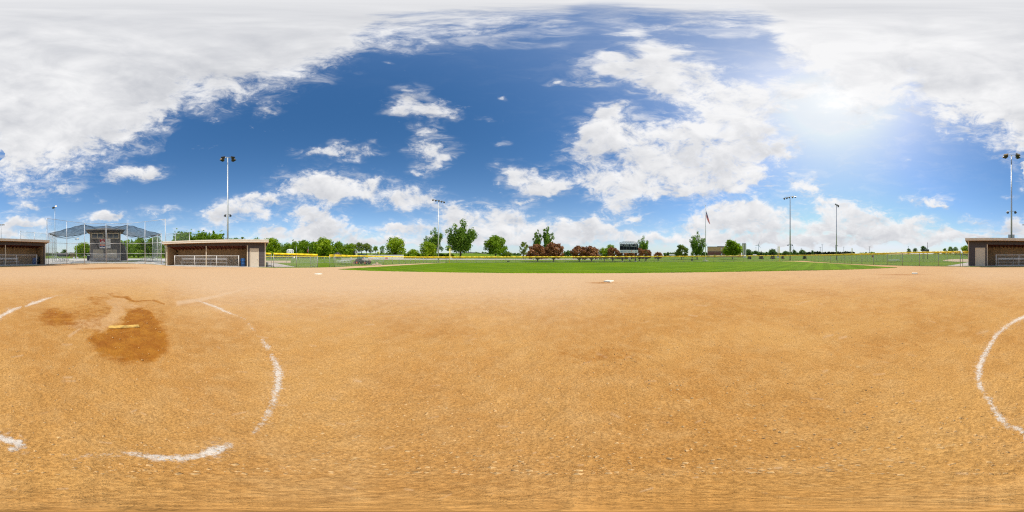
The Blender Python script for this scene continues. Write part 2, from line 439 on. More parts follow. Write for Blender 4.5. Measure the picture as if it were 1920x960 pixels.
M['rafter'] = mat('red brown rafters', (.20, .055, .035), .7, 0, .2, 3)
M['siding'] = lap_mat('dark grey lap siding', (.070, .058, .058), .2)
M['siding_box'] = lap_mat('press box siding', (.17, .160, .155), .16)
M['concrete'] = mat('concrete', (.56, .52, .46), .85, 0, .10, .6, .4, 25)
M['door'] = mat('door paint', (.58, .52, .42), .5, 0, .03, 1)
M['yellow'] = mat('yellow fence guard', (.92, .66, .012), .5, 0, .08, 1.2)
M['pale_yellow'] = mat('foul pole yellow', (.78, .66, .10), .5, 0, .06, 1.2)
M['black'] = mat('black plastic', (.018, .018, .02), .5, 0, .2, 4)
M['dark_metal'] = mat('dark bronze lamp housing', (.045, .043, .045), .45, .4, .2, 4)
M['lens'] = mat('amber reflector', (.40, .26, .10), .25, .5, .3, 6)
M['blue_plastic'] = mat('blue barrel plastic', (.008, .065, .21), .35, 0, .12, 4)
M['navy_plastic'] = mat('navy bin plastic', (.02, .03, .07), .45, 0, .15, 3)
M['base_white'] = mat('canvas base', (.78, .74, .60), .75, 0, .10, 7, .3, 40)
M['rubber'] = mat('pitching rubber', (.56, .33, .07), .8, 0, .42, 7, .3, 40)
M['link'] = link_mat('chain link', (.52, .55, .54), .055, .0062)
M['link_dense'] = link_mat('chain link doubled', (.55, .60, .57), .05, .012)
M['link_fine'] = link_mat('rail mesh', (.50, .46, .40), .05, .0045, 0)
M['net'] = net_mat('dark netting', (.022, .030, .050), .66)
M['net_pale'] = net_mat('foul pole screen', (.75, .66, .30), .55)
M['rope'] = mat('black cable', (.012, .013, .016), .7)
M['bark'] = mat('bark', (.075, .052, .036), .9, 0, .3, 5, .6, 20)
M['bark_dark'] = mat('dark wet bark', (.035, .024, .020), .9, 0, .3, 5, .6, 20)
M['glass'] = mat('dark window glass', (.03, .045, .06), .06, 0, .1, 1, spec=.8)
M['sign_white'] = mat('white sign panel', (.86, .86, .85), .4, 0, .04, 3)
M['ink'] = mat('dark lettering', (.03, .03, .04), .6)
M['grey_ink'] = mat('grey lettering', (.30, .31, .32), .6)
M['sign_red'] = mat('crimson sign panel', (.40, .018, .03), .4, 0, .06, 3)
M['sign_orange'] = mat('orange sign band', (.78, .15, .03), .4)
M['sign_navy'] = mat('navy sign band', (.03, .05, .22), .4)
M['shutter'] = mat('roller shutter', (.50, .44, .34), .5, 0, .06, 2, streak=True)
M['roof'] = mat('weathered roof metal', (.36, .34, .31), .6, 0, .1, 2)

def grass_mat(name, a, b, c, stripe=0.0):
    m, N, P, O = new_mat(name)
    co = N.coord('Object')
    n1 = N.noise(co, .22, 5, .6); n2 = N.noise(co, 2.2, 6, .65); n3 = N.noise(co, 45, 3, .7)
    col = N.mix(N.rng(n1, .36, .66), a, b)
    col = N.mix(N.m('MULTIPLY', N.rng(n2, .5, .78), .65), col, c)
    col = N.mix(N.rng(n3, .25, .75), N.mix(1.0, col, (.55, .55, .55), 'MULTIPLY'), N.mix(1.0, col, (1.35, 1.35, 1.35), 'MULTIPLY'))
    if stripe:
        sp_ = N.n('ShaderNodeSeparateXYZ'); N.put(sp_.inputs[0], co)
        wv = N.m('SINE', N.m('MULTIPLY', N.m('ADD', N.m('MULTIPLY', sp_.outputs[0], .35), sp_.outputs[1]), 3.0))
        col = N.mix(N.rng(wv, -.5, .5), N.mix(1.0, col, (1 - stripe,) * 3, 'MULTIPLY'), N.mix(1.0, col, (1 + stripe,) * 3, 'MULTIPLY'))
    N.put(P.inputs['Base Color'], col); P.inputs['Roughness'].default_value = .8
    P.inputs['Specular IOR Level'].default_value = .04
    bp = N.n('ShaderNodeBump'); bp.inputs['Strength'].default_value = .8; bp.inputs['Distance'].default_value = .03
    N.put(bp.inputs['Height'], N.m('ADD', n3, n2)); N.put(P.inputs['Normal'], bp.outputs[0])
    return m
M['grass'] = grass_mat('mown outfield grass', (.115, .205, .004), (.160, .250, .005), (.095, .165, .004), .09)
M['rough'] = grass_mat('park grass', (.115, .195, .008), (.170, .240, .014), (.20, .215, .035))

def dirt_mat():
    """reddish infield aggregate: damp stains, dry scuffs, painted grazing and sun-side paleness, and chalk are mesh attributes"""
    m, N, P, O = new_mat('infield dirt')
    co = N.coord('Object')
    wet, pale, chalk = N.attr('wet'), N.attr('pale'), N.attr('chalk')
    nb = N.noise(co, .55, 5, .6, .4); nm = N.noise(co, 3.6, 6, .65, .3); nf = N.noise(co, 24, 6, .72); ng = N.noise(co, 62, 4, .8)
    col = N.mix(N.rng(nb, .34, .68), (.492, .232, .056), (.578, .302, .085))
    col = N.mix(N.m('MULTIPLY', N.rng(nm, .42, .70), .60), col, (.59, .330, .112))
    col = N.mix(N.m('MULTIPLY', N.rng(nf, .52, .80), .34), col, (.68, .45, .18))
    col = N.mix(N.m('MULTIPLY', N.rng(nf, .46, .22), .42), col, (.30, .135, .028))
    gk = N.rng(ng, .28, .72)
    col = N.mix(gk, N.mix(1.0, col, (.62, .58, .53), 'MULTIPLY'), N.mix(1.0, col, (1.30, 1.33, 1.38), 'MULTIPLY'))
    fk = N.m('MULTIPLY', N.rng(N.noise(co, 11, 5, .72, .4), .60, .74), N.rng(N.noise(co, 1.1, 3, .5), .42, .60))
    col = N.mix(N.m('MULTIPLY', fk, .62), col, (.74, .52, .25))
    # drier soil off the circle, scuffs, plus grazing and sun-side brightness painted as paleness
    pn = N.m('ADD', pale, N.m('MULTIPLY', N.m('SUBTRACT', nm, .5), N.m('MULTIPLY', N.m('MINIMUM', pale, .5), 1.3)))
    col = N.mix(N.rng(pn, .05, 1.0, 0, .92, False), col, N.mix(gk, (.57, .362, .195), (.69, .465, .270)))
    # damp soil
    wn = N.m('ADD', wet, N.m('MULTIPLY', N.m('SUBTRACT', N.noise(co, 7, 6, .7, .5), .5), 1.5))
    wf = N.m('MULTIPLY', N.rng(wn, .12, .95), N.rng(wet, .02, .3))
    wcol = N.mix(N.rng(nm, .35, .7), (.31, .100, .006), (.43, .170, .014))
    wcol = N.mix(gk, N.mix(1.0, wcol, (.8, .78, .75), 'MULTIPLY'), N.mix(1.0, wcol, (1.2, 1.2, 1.2), 'MULTIPLY'))
    col = N.mix(N.m('MULTIPLY', wf, .96), col, wcol)
    # chalk, broken up by feet
    cn = N.m('ADD', chalk, N.m('MULTIPLY', N.m('SUBTRACT', N.m('MULTIPLY_ADD', N.noise(co, 34, 5, .8), .7, N.m('MULTIPLY', N.noise(co, 6, 4, .7), .3)), .5), 3.4))
    cf = N.m('MULTIPLY', N.rng(cn, .38, 1.12), N.rng(chalk, .05, .5))
    col = N.mix(N.m('MULTIPLY', cf, .92), col, (.76, .67, .56))
    N.put(P.inputs['Base Color'], col)
    N.put(P.inputs['Roughness'], N.rng(wf, 0, 1, .92, .72)); P.inputs['Specular IOR Level'].default_value = .18
    sx_ = N.n('ShaderNodeSeparateXYZ'); N.put(sx_.inputs[0], co)
    ph = N.m('MULTIPLY_ADD', sx_.outputs[0], 95.0, N.m('MULTIPLY_ADD', sx_.outputs[1], 60.0, N.m('MULTIPLY', nb, 90.0)))
    rk = N.m('MULTIPLY', N.m('SINE', ph), N.rng(N.noise(co, .8, 3, .5), .50, .66))
    h = N.m('MULTIPLY_ADD', nf, .55, N.m('MULTIPLY', ng, .30)); h = N.m('ADD', h, N.m('MULTIPLY', nm, .6)); h = N.m('ADD', h, N.m('MULTIPLY', cf, .12)); h = N.m('ADD', h, N.m('MULTIPLY', rk, .03))
    bp = N.n('ShaderNodeBump'); bp.inputs['Strength'].default_value = 1.0; bp.inputs['Distance'].default_value = .024
    N.put(bp.inputs['Height'], h); N.put(P.inputs['Normal'], bp.outputs[0])
    return m
M['dirt'] = dirt_mat()
M['gravel'] = mat('pale limestone gravel', (.50, .43, .36), .9, 0, .14, 1.5, .6, 30)
M['far_dirt'] = mat('far infield soil', (.56, .40, .25), .9, 0, .12, .5, .4, 20)
M['clod'] = mat('dry soil crumbs', (.60, .37, .15), .95, 0, .25, 9, .4, 60)

# ------------------------------------------------------------------ ground and infield
EDGE = [(0,499.5),(60,498.5),(86,496.6),(90,495.6),(125,494.4),(160,493.9),(200,493.9),(240,494),(272,494.8),(308,497.2),(316,498.6),(420,499.8),(500,501.6),(512,502),(560,501.8),(600,501.4),(628,500.8),(660,499),(705,497.2),(760,494.9),(800,493.5),(830,492.7),(900,492.5),(960,492.4),(1100,492.3),(1200,491.7),(1320,491),(1400,490.2),(1480,489.2),(1505,489),(1530,491),(1570,493.4),(1600,494.9),(1640,496.5),(1663,497.1),(1692,498),(1724,498.6),(1760,499),(1801,499.6),(1815,500),(1870,500),(1920,499.5)]
ex, ey = np.array(EDGE).T
def edge_y(x): return np.interp(np.mod(x, 1920), ex, ey)
def edge_r(x): return H / np.tan(-el(edge_y(x)))

def polar(xs, rr, zz):
    """vertices for bearings xs (n,), radii rr (m,n) and heights zz (m,n)"""
    a = az(xs)[None, :]
    return np.stack([rr * np.sin(a), rr * np.cos(a), zz], -1).reshape(-1, 3)
def grid_faces(m, n, wrap):
    j, i = np.meshgrid(np.arange(m - 1), np.arange(n if wrap else n - 1), indexing='ij')
    i2 = (i + 1) % n
    return np.stack([j * n + i, j * n + i2, (j + 1) * n + i2, (j + 1) * n + i], -1).reshape(-1, 4)[:, ::-1]

def make_ground():
    xs = np.arange(0, 1920, 5.0); er = edge_r(xs)
    ks = [.02, .5, .985, 1.0, 1.01, 1.05, 1.12, 1.2, 1.3, 1.5, 1.75, 2, 2.4, 2.8, 3.3, 4, 5, 6, 7.5, 9, 12, 16, 24, 40, 80, 200]
    rr = np.array([er * k for k in ks])
    zz = np.array([terr(xs, er * k) if k > 1 else np.full(len(xs), -.07 if k < 1 else -.012) for k in ks])
    mid = np.array([sstep(1.0, 1.3, np.full(len(xs), k)) for k in ks])
    zz = zz + (fbm(rr * np.sin(az(xs)) * .15 + 40, rr * np.cos(az(xs)) * .15 + 40, 3) - .5) * .05 * mid
    o = np_mesh('ground', polar(xs, rr, zz), grid_faces(len(ks), len(xs), True), M['rough'])
    tag(o, 'park grass around the ball field, running out to low hills', 'ground', kind='structure')
make_ground()

def soft_poly(PX, PY, poly, soft):
    """soft inside mask of a polygon on the (x, y) survey grid"""
    poly = np.array(poly, float); inside = np.zeros(PX.shape, bool); dmin = np.full(PX.shape, 1e9)
    n = len(poly)
    for i in range(n):
        (x0, y0), (x1, y1) = poly[i], poly[(i + 1) % n]
        c = ((y0 > PY) != (y1 > PY)) & (PX < (x1 - x0) * (PY - y0) / (y1 - y0 + 1e-9) + x0)
        inside ^= c
        t = np.clip(((PX - x0) * (x1 - x0) + (PY - y0) * (y1 - y0)) / ((x1 - x0) ** 2 + (y1 - y0) ** 2 + 1e-9), 0, 1)
        dmin = np.minimum(dmin, np.hypot(PX - x0 - t * (x1 - x0), PY - y0 - t * (y1 - y0)))
    sd = np.where(inside, dmin, -dmin)
    return sstep(-soft, soft, sd)
def stroke(PX, PY, pts):
    """soft line of varying half width: pts (x, y, half width, strength)"""
    out = np.zeros(PX.shape)
    for (x0, y0, w0, s0), (x1, y1, w1, s1) in zip(pts[:-1], pts[1:]):
        t = np.clip(((PX - x0) * (x1 - x0) + (PY - y0) * (y1 - y0)) / ((x1 - x0) ** 2 + (y1 - y0) ** 2 + 1e-9), 0, 1)
        dd = np.hypot(PX - x0 - t * (x1 - x0), PY - y0 - t * (y1 - y0)); w = w0 + t * (w1 - w0); s = s0 + t * (s1 - s0)
        out = np.maximum(out, s * np.exp(-(dd / w) ** 2 * .9))
    return out
def ell(PX, PY, cx, cy, rx, ry): return np.exp(-(((PX - cx) / rx) ** 2 + ((PY - cy) / ry) ** 2))

def make_dirt():
    xs = np.arange(0, 1920, 1.5)
    ang = np.concatenate([np.linspace(0, 1, 420)])                        # 0 at the rim, 1 under the camera
    er = edge_r(xs); e0 = np.arctan2(H, er)                               # depression of the rim
    dep = e0[None, :] + (math.radians(89.97) - e0[None, :]) * (ang[:, None] ** 1.25)
    rr = H / np.tan(dep)
    PY = 480 + np.degrees(dep) / .1875; PX = np.broadcast_to(xs[None, :], PY.shape)
    wx = rr * np.sin(az(PX)); wy = rr * np.cos(az(PX))
    # soil stains and marks, surveyed from the photo; the noise keeps their rims irregular
    jx = (fbm(wx * 2.2 + 50, wy * 2.2 + 50, 4) - .5) * 34; jy = (fbm(wx * 2.2 + 90, wy * 2.2 + 10, 4) - .5) * 18
    QX, QY = PX + jx, PY + jy
    wet = np.zeros(PX.shape)
    near = (PY > 535)
    W = [([(72,592),(80,582),(108,578),(132,583),(142,596),(138,606),(112,610),(84,607)], 11, .85),
         ([(212,611),(229,599),(231,587),(246,578),(269,575),(288,587),(296,601),(300,612),(290,622),(250,630),(205,628),(200,614)], 5, .95),
         ([(172,622),(205,615),(300,600),(316,622),(310,656),(284,676),(230,680),(188,668),(166,642)], 18, 1.0), ([(215,630),(290,630),(292,655),(240,668),(212,655)], 12, .9),
         ([(208,551),(230,554),(262,560),(282,565),(307,569),(304,575),(280,569),(250,566),(232,565),(220,560)], 3.5, .85),
         ([(158,564),(188,557),(212,558),(202,564),(168,569)], 4, .55),
         ([(110,578),(205,566),(225,590),(190,608),(120,608)], 12, .52), ([(90,580),(150,572),(250,560),(300,575),(318,610),(310,650),(260,680),(200,672),(160,630),(100,612)], 16, .42)]
    for poly, soft, s in W: wet = np.maximum(wet, s * soft_poly(QX, QY, poly, soft) * near)
    wet = wet * (1 - .55 * soft_poly(QX, QY, [(208,562),(230,560),(250,570),(272,572),(258,576),(232,578),(232,588),(214,602),(205,612),(182,610),(188,598),(205,588)], 4))
    wet = wet + .44 * ell(QX, QY, 1130, 668, 120, 30) + .34 * ell(QX, QY, 1290, 735, 80, 25) + .30 * ell(QX, QY, 1420, 560, 300, 16) + .30 * ell(QX, QY, 520, 615, 60, 8) + .30 * ell(QX, QY, 820, 625, 160, 14) + .28 * ell(QX, QY, 1700, 640, 120, 30) + .26 * ell(QX, QY, 700, 800, 110, 40) + .26 * ell(QX, QY, 1560, 800, 120, 45) + .24 * ell(QX, QY, 60, 700, 80, 40)
    wet = wet + .85 * ell(PX, PY, 218, 502.6, 58, 1.5) + .75 * ell(PX, PY, 165, 504.5, 34, 1.1) + .7 * ell(PX, PY, 130, 496.4, 40, .9) + .75 * ell(PX, PY, 1125, 530.3, 26, 1.6) + .62 * ell(PX, PY, 1690, 515, 60, 1.8) + .22 * ell(PX, PY, 1165, 531, 30, 2)
    wet = wet + .40 * ell(PX, PY, 360, 503.2, 40, 1.3) + .3 * ell(PX, PY, 100, 498, 40, 1.2)
    lf = sstep(250, 420, PX) * (1 - sstep(1000, 1250, PX))  # bearings away from the sun, where front-lit brightness is painted in
    pale = (.80 * sstep(3.2, 13, rr) + .06) * (1 - lf) + (.92 * sstep(2.2, 8, rr) + .10) * lf  # paler with distance: grazing-angle brightness put into the colour, besides drier soil
    pale = pale * (1 - .35 * sstep(1250, 1400, PX) * (1 - sstep(1750, 1850, PX)))  # less pale towards the sun: backlit darkening painted into the dirt
    pale = np.maximum(pale, .40 * soft_poly(QX, QY, [(208,562),(230,560),(250,570),(275,572),(258,577),(232,578),(232,588),(214,602),(205,612),(182,610),(188,598),(205,588)], 4))
    pale = np.maximum(pale, .45 * soft_poly(QX, QY, [(120,608),(150,598),(185,590),(212,585),(225,597),(200,612),(186,622),(160,612),(140,616)], 7))
    pale = np.maximum(pale, 1.15 * stroke(PX, PY, [(335,568.5,6,.8),(375,562,5,1),(440,547,4,1),(500,530,3,1),(545,519,2.2,.9),(590,511,1.6,.5)]))
    pale = np.maximum(pale, .7 * stroke(PX, PY, [(130,630,3,.9),(150,616,2,.9)]))
    rs = np.random.default_rng(5)
    for i in range(90):                                                  # scuffs and cleat marks
        cx, cy = rs.uniform(0, 1920), 560 + 380 * rs.random() ** .9
        L, a = rs.uniform(2, 12), rs.normal(0, .25)
        sel = (np.abs(xs - cx) < 50)
        if sel.any():
            pale[:, sel] = np.maximum(pale[:, sel], rs.uniform(.25, .7) * stroke(PX[:, sel], PY[:, sel] + jy[:, sel] * .3, [(cx - L, cy - L * a, rs.uniform(1.2, 3.5), .6), (cx + L, cy + L * a, 1.5, 1)]))
    ch = np.zeros(PX.shape); CX, CY = PX + jx * .14, PY + jy * .2
    C = [[(-6,597,5,1),(18,584,4.2,1),(39,577,3.4,.85)], [(48,574,2.6,.8),(62,568,4,1),(85,561,3,.9),(108,555,2,.6),(140,549,1.4,.35)], [(95,563,1.5,.35),(150,557,1.4,.4),(200,554,1.2,.3)],
         [(245,546,1.2,.4),(290,549,1.4,.5),(318,552,1.4,.35)], [(265,556,1.2,.3),(330,558,1.4,.3)],
         [(366,564,2,.55),(382,568,2.4,.85),(403,575,2.6,.95),(430,586,2.8,.9),(444,592,2.6,.6),(458,599,3,.6)], [(466,609,4,.6),(478,621,5,.5)],
         [(492,637,6,.7),(502,650,8,.8),(507,658,6,.4)], [(510,664,7,.7),(516,680,9,.95),(521,700,10.5,1),(522,722,10,1),(516,748,10,.85),(506,770,9.5,.75),(494,790,9,.75),(476,808,7,.7),(466,816,4,.3)],
         [(458,830,7,.35),(436,842,6,.5)], [(432,836,10,.8),(402,845,11,1.2),(378,852,9,1)], [(376,854,6,1),(340,859,8,1.2),(300,858,7,1.1),(262,853,6,.9),(228,848,5,.5)],
         [(-10,822,9,1),(14,826,9,1.2),(36,834,10,1.2),(48,839,6,.7)], [(20,842,8,.8),(52,849,10,.42)], [(120,858,10,.38),(175,857,11,.45),(232,850,8,.6)],
         [(1926,591,4.2,1),(1905,601,4.6,1),(1884,615,5,.9),(1868,630,5.5,.95),(1855,650,6.5,.95),(1845,670,7.5,1),(1837,690,8,1),(1835,712,8,1),(1838,728,7,.9)], [(1838,726,7,.6),(1848,745,9,.7),(1856,752,10,.7),(1864,770,9,.85),(1876,787,8.5,1),(1892,801,8,1),(1914,806,8,.95),(1926,818,6,.8)],
         [(174,507,1.3,.45),(177,500,.9,.6),(179,497,.6,.4)], [(300,592,12,.12),(340,600,14,.1)]]
    C.append([(335,568.5,3,.25),(375,562,2.6,.42),(440,547,2.2,.42),(500,530,1.8,.40),(545,519,1.4,.36),(600,508.5,1.0,.25)])
    for c in C:
        ch = np.maximum(ch, .92 * stroke(CX, CY, c))
        ch = np.maximum(ch, .42 * stroke(QX, QY, [(a, b, w * 2.6, q) for a, b, w, q in c]))
    # relief: low swells, footprints and rake lines, flattened out towards the rim
    fade = 1 - sstep(6.5, 12, rr)
    z = (fbm(wx * .8 + 30, wy * .8 + 30, 4) - .5) * .05 + (fbm(wx * 5 + 60, wy * 5 + 60, 3) - .5) * .016
    z = z + (fbm(wx * 18 + 6, wy * 18 + 6, 3) - .5) * .010 * (1 - sstep(2.0, 6, rr))
    z = z - .012 * wet * (PY > 540)
    rake = ell(PX, PY, 260, 690, 70, 22) + ell(PX, PY, 200, 672, 40, 12)
    z = z + .006 * np.sin((wx * .35 + wy) * 2 * math.pi / .055) * np.clip(rake, 0, 1)
    z = z * fade + .002
    z[0, :] = -.02
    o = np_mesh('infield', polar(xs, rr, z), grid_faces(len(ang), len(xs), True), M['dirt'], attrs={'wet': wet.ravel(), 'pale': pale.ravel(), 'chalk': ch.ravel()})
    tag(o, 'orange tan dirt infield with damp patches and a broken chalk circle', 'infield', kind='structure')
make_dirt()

def make_clods():
    rs = np.random.default_rng(9); V = []; F = []
    octa = np.array([(1,0,0),(-1,0,0),(0,1,0),(0,-1,0),(0,0,1),(0,0,-1)], float)
    fo = np.array([(0,2,4),(2,1,4),(1,3,4),(3,0,4),(2,0,5),(1,2,5),(3,1,5),(0,3,5)])
    N_ = 9000
    r = .35 + 6.5 * rs.random(N_) ** 1.6; a = rs.random(N_) * 2 * math.pi
    s = (.0022 + .010 * rs.random(N_) ** 5) * (1 + .35 * r / 3)
    for i in range(N_):
        s[i] *= 1.0
        p = octa * (s[i] * rs.uniform(.6, 1.3, (6, 1))) * np.array([1, 1, .7]); t = rs.random() * 6.28
        c_, s_ = math.cos(t), math.sin(t)
        p = p @ np.array([[c_, s_, 0], [-s_, c_, 0], [0, 0, 1]])
        x, y = r[i] * math.cos(a[i]), r[i] * math.sin(a[i])
        z = (fbm(np.array([x * .8 + 30]), np.array([y * .8 + 30]), 4)[0] - .5) * .05 + (fbm(np.array([x * 5 + 60]), np.array([y * 5 + 60]), 3)[0] - .5) * .016 if r[i] < 6.5 else 0
        V.append(p + np.array([x, y, z + .003])); F.append(fo + 6 * i)
    o = np_mesh('dirt_clods', np.concatenate(V), np.concatenate(F), M['clod'], smooth=False)
    tag(o, 'loose crumbs of dry soil scattered over the infield', 'dirt', kind='stuff')
make_clods()

# outfield grass: lower rim follows the infield arc, upper rim stops short of the fence
LOW = [(634,505.2),(650,506),(700,508),(760,509.4),(850,511),(960,512.2),(1080,512.5),(1141,512.4),(1200,512),(1320,510.6),(1440,508.6),(1540,506.8),(1600,505.4),(1650,503.4),(1682,501.9)]
UPP = [(634,505.0),(660,503.2),(700,501),(760,497.4),(800,495),(820,493.8),(840,493.1),(900,492.9),(960,492.8),(1100,492.7),(1200,492.1),(1320,491.4),(1400,490.7),(1450,490.1),(1490,490.4),(1530,492.4),(1570,494.6),(1620,497.8),(1650,499.8),(1682,501.8)]
def make_outfield():
    xs = np.arange(634, 1682.1, 1.0)
    lo = np.interp(xs, *np.array(LOW).T); up = np.interp(xs, *np.array(UPP).T)
    lo = lo + (fbm(xs * .35, xs * 0 + 3, 3) - .5) * .5 + (fbm(xs * .9, xs * 0 + 8, 2) - .5) * .3; lo = np.maximum(lo, up + .05)
    r0 = H / np.tan(-el(lo)); r1 = H / np.tan(-el(up))
    m = 40; t = np.linspace(0, 1, m)[:, None]
    rr = r0 + (r1 - r0) * t
    a = az(xs)[None, :]
    zz = .030 + (fbm(rr * np.sin(a) * .5 + 20, rr * np.cos(a) * .5 + 20, 3) - .5) * .03
    zz[0] = -.01; zz[-1] = -.01
    rr[1] = rr[0] + .03; rr[-2] = rr[-1] - .03
    o = np_mesh('outfield', polar(xs, rr, zz), grid_faces(m, len(xs), False), M['grass'])
    tag(o, 'bright mown outfield grass beyond the dirt', 'outfield', kind='structure')
make_outfield()

def sheet(name, pts, z, material, label, cat, kind='structure', follow=True):
    """flat patch from photo ground points; follows the terrain"""
    vs = []
    for p in pts:
        x, y = p; d = dist(y); vs.append(at(x, d, z + (TZ(x, d) if follow else 0)))
    me = MB(); me.add(vs, [tuple(range(len(vs)))])
    o = me.build(name, material)
    if o.data.polygons[0].normal.z < 0: o.data.flip_normals()
    return tag(o, label, cat, kind=kind)
def band(name, x0, x1, d0, d1, z, material, label, cat, n=60):
    """strip between two distances; d0/d1 may be functions of the bearing"""
    xs = np.linspace(x0, x1, n); f0 = np.array([d0(x) if callable(d0) else d0 for x in xs]); f1 = np.array([d1(x) if callable(d1) else d1 for x in xs])
    rr = f0 + (f1 - f0) * np.linspace(0, 1, 12)[:, None]
    zz = np.array([terr(xs, r_) for r_ in rr]) + z
    o = np_mesh(name, polar(xs, rr, zz), grid_faces(12, n, False), material)
    return tag(o, label, cat, kind='structure')
def y2(a): 
    X_, Y_ = np.array(a).T
    return lambda x: H / math.tan(-el(float(np.interp(x, X_, Y_))))
band('road', 640, 1150, y2([(640,486.6),(800,487.2),(960,487),(1100,486.6),(1150,485.8)]), y2([(640,484.6),(800,484.8),(960,485.2),(1100,485),(1150,485)]), .015, M['gravel'], 'pale gravel road beyond the outfield fence', 'road')
def back_y(x): return float(edge_y(x))
band('plaza', 84, 318, lambda x: H / math.tan(-el(back_y(x))) + .12, 74, .012, M['concrete'], 'pale concrete plaza behind the backstop', 'pavement')
band('path', 500, 552, y2([(500,501.2),(520,501.2),(540,501),(552,500.6)]), y2([(500,492),(520,494),(540,498),(552,500)]), .012, M['gravel'], 'grey gravel path beside the dugout wall', 'path', 20)
band('walkway', 1775, 1818, y2([(1775,499),(1818,499.6)]), y2([(1775,498.6),(1792,496),(1818,491.5)]), .012, M['gravel'], 'grey gravel path leading to the gate', 'path', 20)
band('far_infield', 470, 545, 36.0, 52.0, .014, M['far_dirt'], 'sandy infield of the next ball field past the gravel path', 'infield', 30)
band('neighbouring_infield', 1768, 1850, y2([(1768,488.8),(1790,490.6),(1850,491.2)]), y2([(1768,488.2),(1780,486.2),(1850,485.0)]), .014, M['far_dirt'], 'pinkish infield of the ball field behind the gate', 'infield', 30)
# ------------------------------------------------------------------ fences
def ip(a, x): X_, Y_ = np.array(a, float).T; return float(np.interp(x, X_, Y_))
def fence(name, label, cat, stations, posts, thick=.05, cap=True, capr=.07, group=None, link='link', post_r=.03, mid=False, gate=None, postmat='post', bottom=True):
    """stations: (x, base y, top y) along the run; posts: photo bearings of the posts"""
    sx = [s[0] for s in stations]
    def foot(x):
        yb = ip([(s[0], s[1]) for s in stations], x); return at(x, dist(yb)), dist(yb)
    def topz(x):
        yt = ip([(s[0], s[2]) for s in stations], x); return Zat(yt, foot(x)[1])
    p0 = foot(sx[0])[0]
    t = thing(name, label, cat, (p0.x, p0.y, 0), group)
    xs = sorted(set(list(np.linspace(sx[0], sx[-1], max(2, int(abs(sx[-1] - sx[0]) / 12) + 2))) + list(posts)), reverse=sx[0] > sx[-1])
    mb = MB(); run = 0
    for a, b in zip(xs[:-1], xs[1:]):
        A, B = foot(a)[0], foot(b)[0]; L = (B - A).length; za, zb = topz(a), topz(b)
        mb.quad(A, B, B + Vector((0, 0, zb)), A + Vector((0, 0, za)), [(run, 0), (run + L, 0), (run + L, zb), (run, za)]); run += L
    mb.build('chain_link_mesh', M[link], t)
    for x in posts:
        A = foot(x)[0]; z = topz(x)
        MB().tube(A - Vector((0, 0, .05)), A + Vector((0, 0, z - .02)), post_r, n=8).build('post', M[postmat], t)
    rail = [foot(x)[0] + Vector((0, 0, topz(x) - .02)) for x in xs]
    if cap:
        MB().path(rail, capr, 10).build('yellow_guard', M['yellow'], t)
    else:
        MB().path(rail, .022, 6).build('top_rail', M['galv'], t)
    if bottom: MB().path([foot(x)[0] + Vector((0, 0, .06)) for x in xs], .014, 5).build('bottom_rail', M['rail'], t)
    return t

fence('outfield_fence', 'long low chain link fence with yellow top curving behind the outfield grass', 'fence',
      [(800,493.2,482.0),(840,492.6,481.9),(960,492.3,481.7),(1100,492.2,481.4),(1200,491.6,480.9),(1320,490.9,480.3),(1400,490.1,479.6),(1460,489.4,479.0),(1505,488.8,478.4)],
      [800 + 18.55 * i for i in range(38)] + [1505], capr=.13)
fence('side_fence', 'chain link fence with yellow top running from third base past the utility vehicle', 'fence',
      [(628,500.6,478.3),(658.5,498.8,479.4),(683.5,497.6,480.0),(704.6,496.9,480.6),(735.6,495.6,481.1),(760,494.7,481.5),(800,493.3,482.0)],
      [628, 658.5, 683.5, 704.6, 719.7, 735.6, 748.4, 760, 770, 779, 787, 794], capr=.105, post_r=.035)
fence('return_fence', 'short chain link panel folding back from the corner post by third base', 'fence',
      [(628,500.6,478.3),(618.3,499.2,478.5)], [618.3], capr=.105)
fence('dugout_fence', 'chain link fence with thick yellow top just beyond the sunny dugout', 'fence',
      [(513,501.5,475.5),(556,501.4,476.6),(595.5,501.2,477.8)], [513, 556, 595.5], capr=.13, post_r=.04)
fence('corner_fence', 'narrow chain link return at the end of the fence by the sunny dugout', 'fence',
      [(595.5,501.2,477.8),(582.6,499.4,478.2)], [582.6], capr=.13)
fence('gate', 'narrow yellow topped gate between the sunny dugout and its fence', 'gate',
      [(499,500.8,475.2),(508.6,501.2,475.4)], [508.6], capr=.12)
fence('field_fence', 'distant chain link fence with yellow top round the next field past the gravel path', 'fence',
      [(495,493.6,480.6),(540,493.4,480.7),(600,493.2,480.8),(660,492.9,481.2),(720,491.5,481.2)], [497, 537, 549.5, 562, 590, 608, 625, 641, 657, 672, 690, 708], capr=.07)
fence('foul_line_fence', 'chain link fence with yellow top rising towards the shaded dugout', 'fence',
      [(1505,488.8,478.6),(1535,491,477.9),(1569.6,493.2,477.3),(1597,494.6,476.4),(1616,495.4,475.9),(1638,496.3,475.3),(1663.6,497,474.7),(1692,497.9,473.9),(1724,498.6,473.1),(1760,499,472.4),(1801,499.6,471.9)],
      [1513, 1521, 1528, 1535.4, 1546.7, 1557, 1569.6, 1584, 1597, 1616, 1638, 1663.6, 1692, 1724, 1760, 1801], capr=.125, post_r=.04)
fence('walk_gate', 'yellow topped gate between the long fence and the shaded dugout', 'gate',
      [(1804.8,499.5,471.9),(1816,499.4,471.8)], [1804.8], capr=.13, post_r=.04)
fence('neighbour_fence', 'farther chain link fence around the field behind the picnic tables', 'fence',
      [(1540,489.6,479.2),(1600,490.3,478),(1640,490.6,477.3),(1720,490.9,476.6),(1800,491.4,475.8),(1830,491.6,475.6)], [1552, 1578, 1592, 1606, 1622, 1627, 1643, 1656, 1672, 1689, 1709.6, 1731, 1753, 1777, 1800], capr=.08)

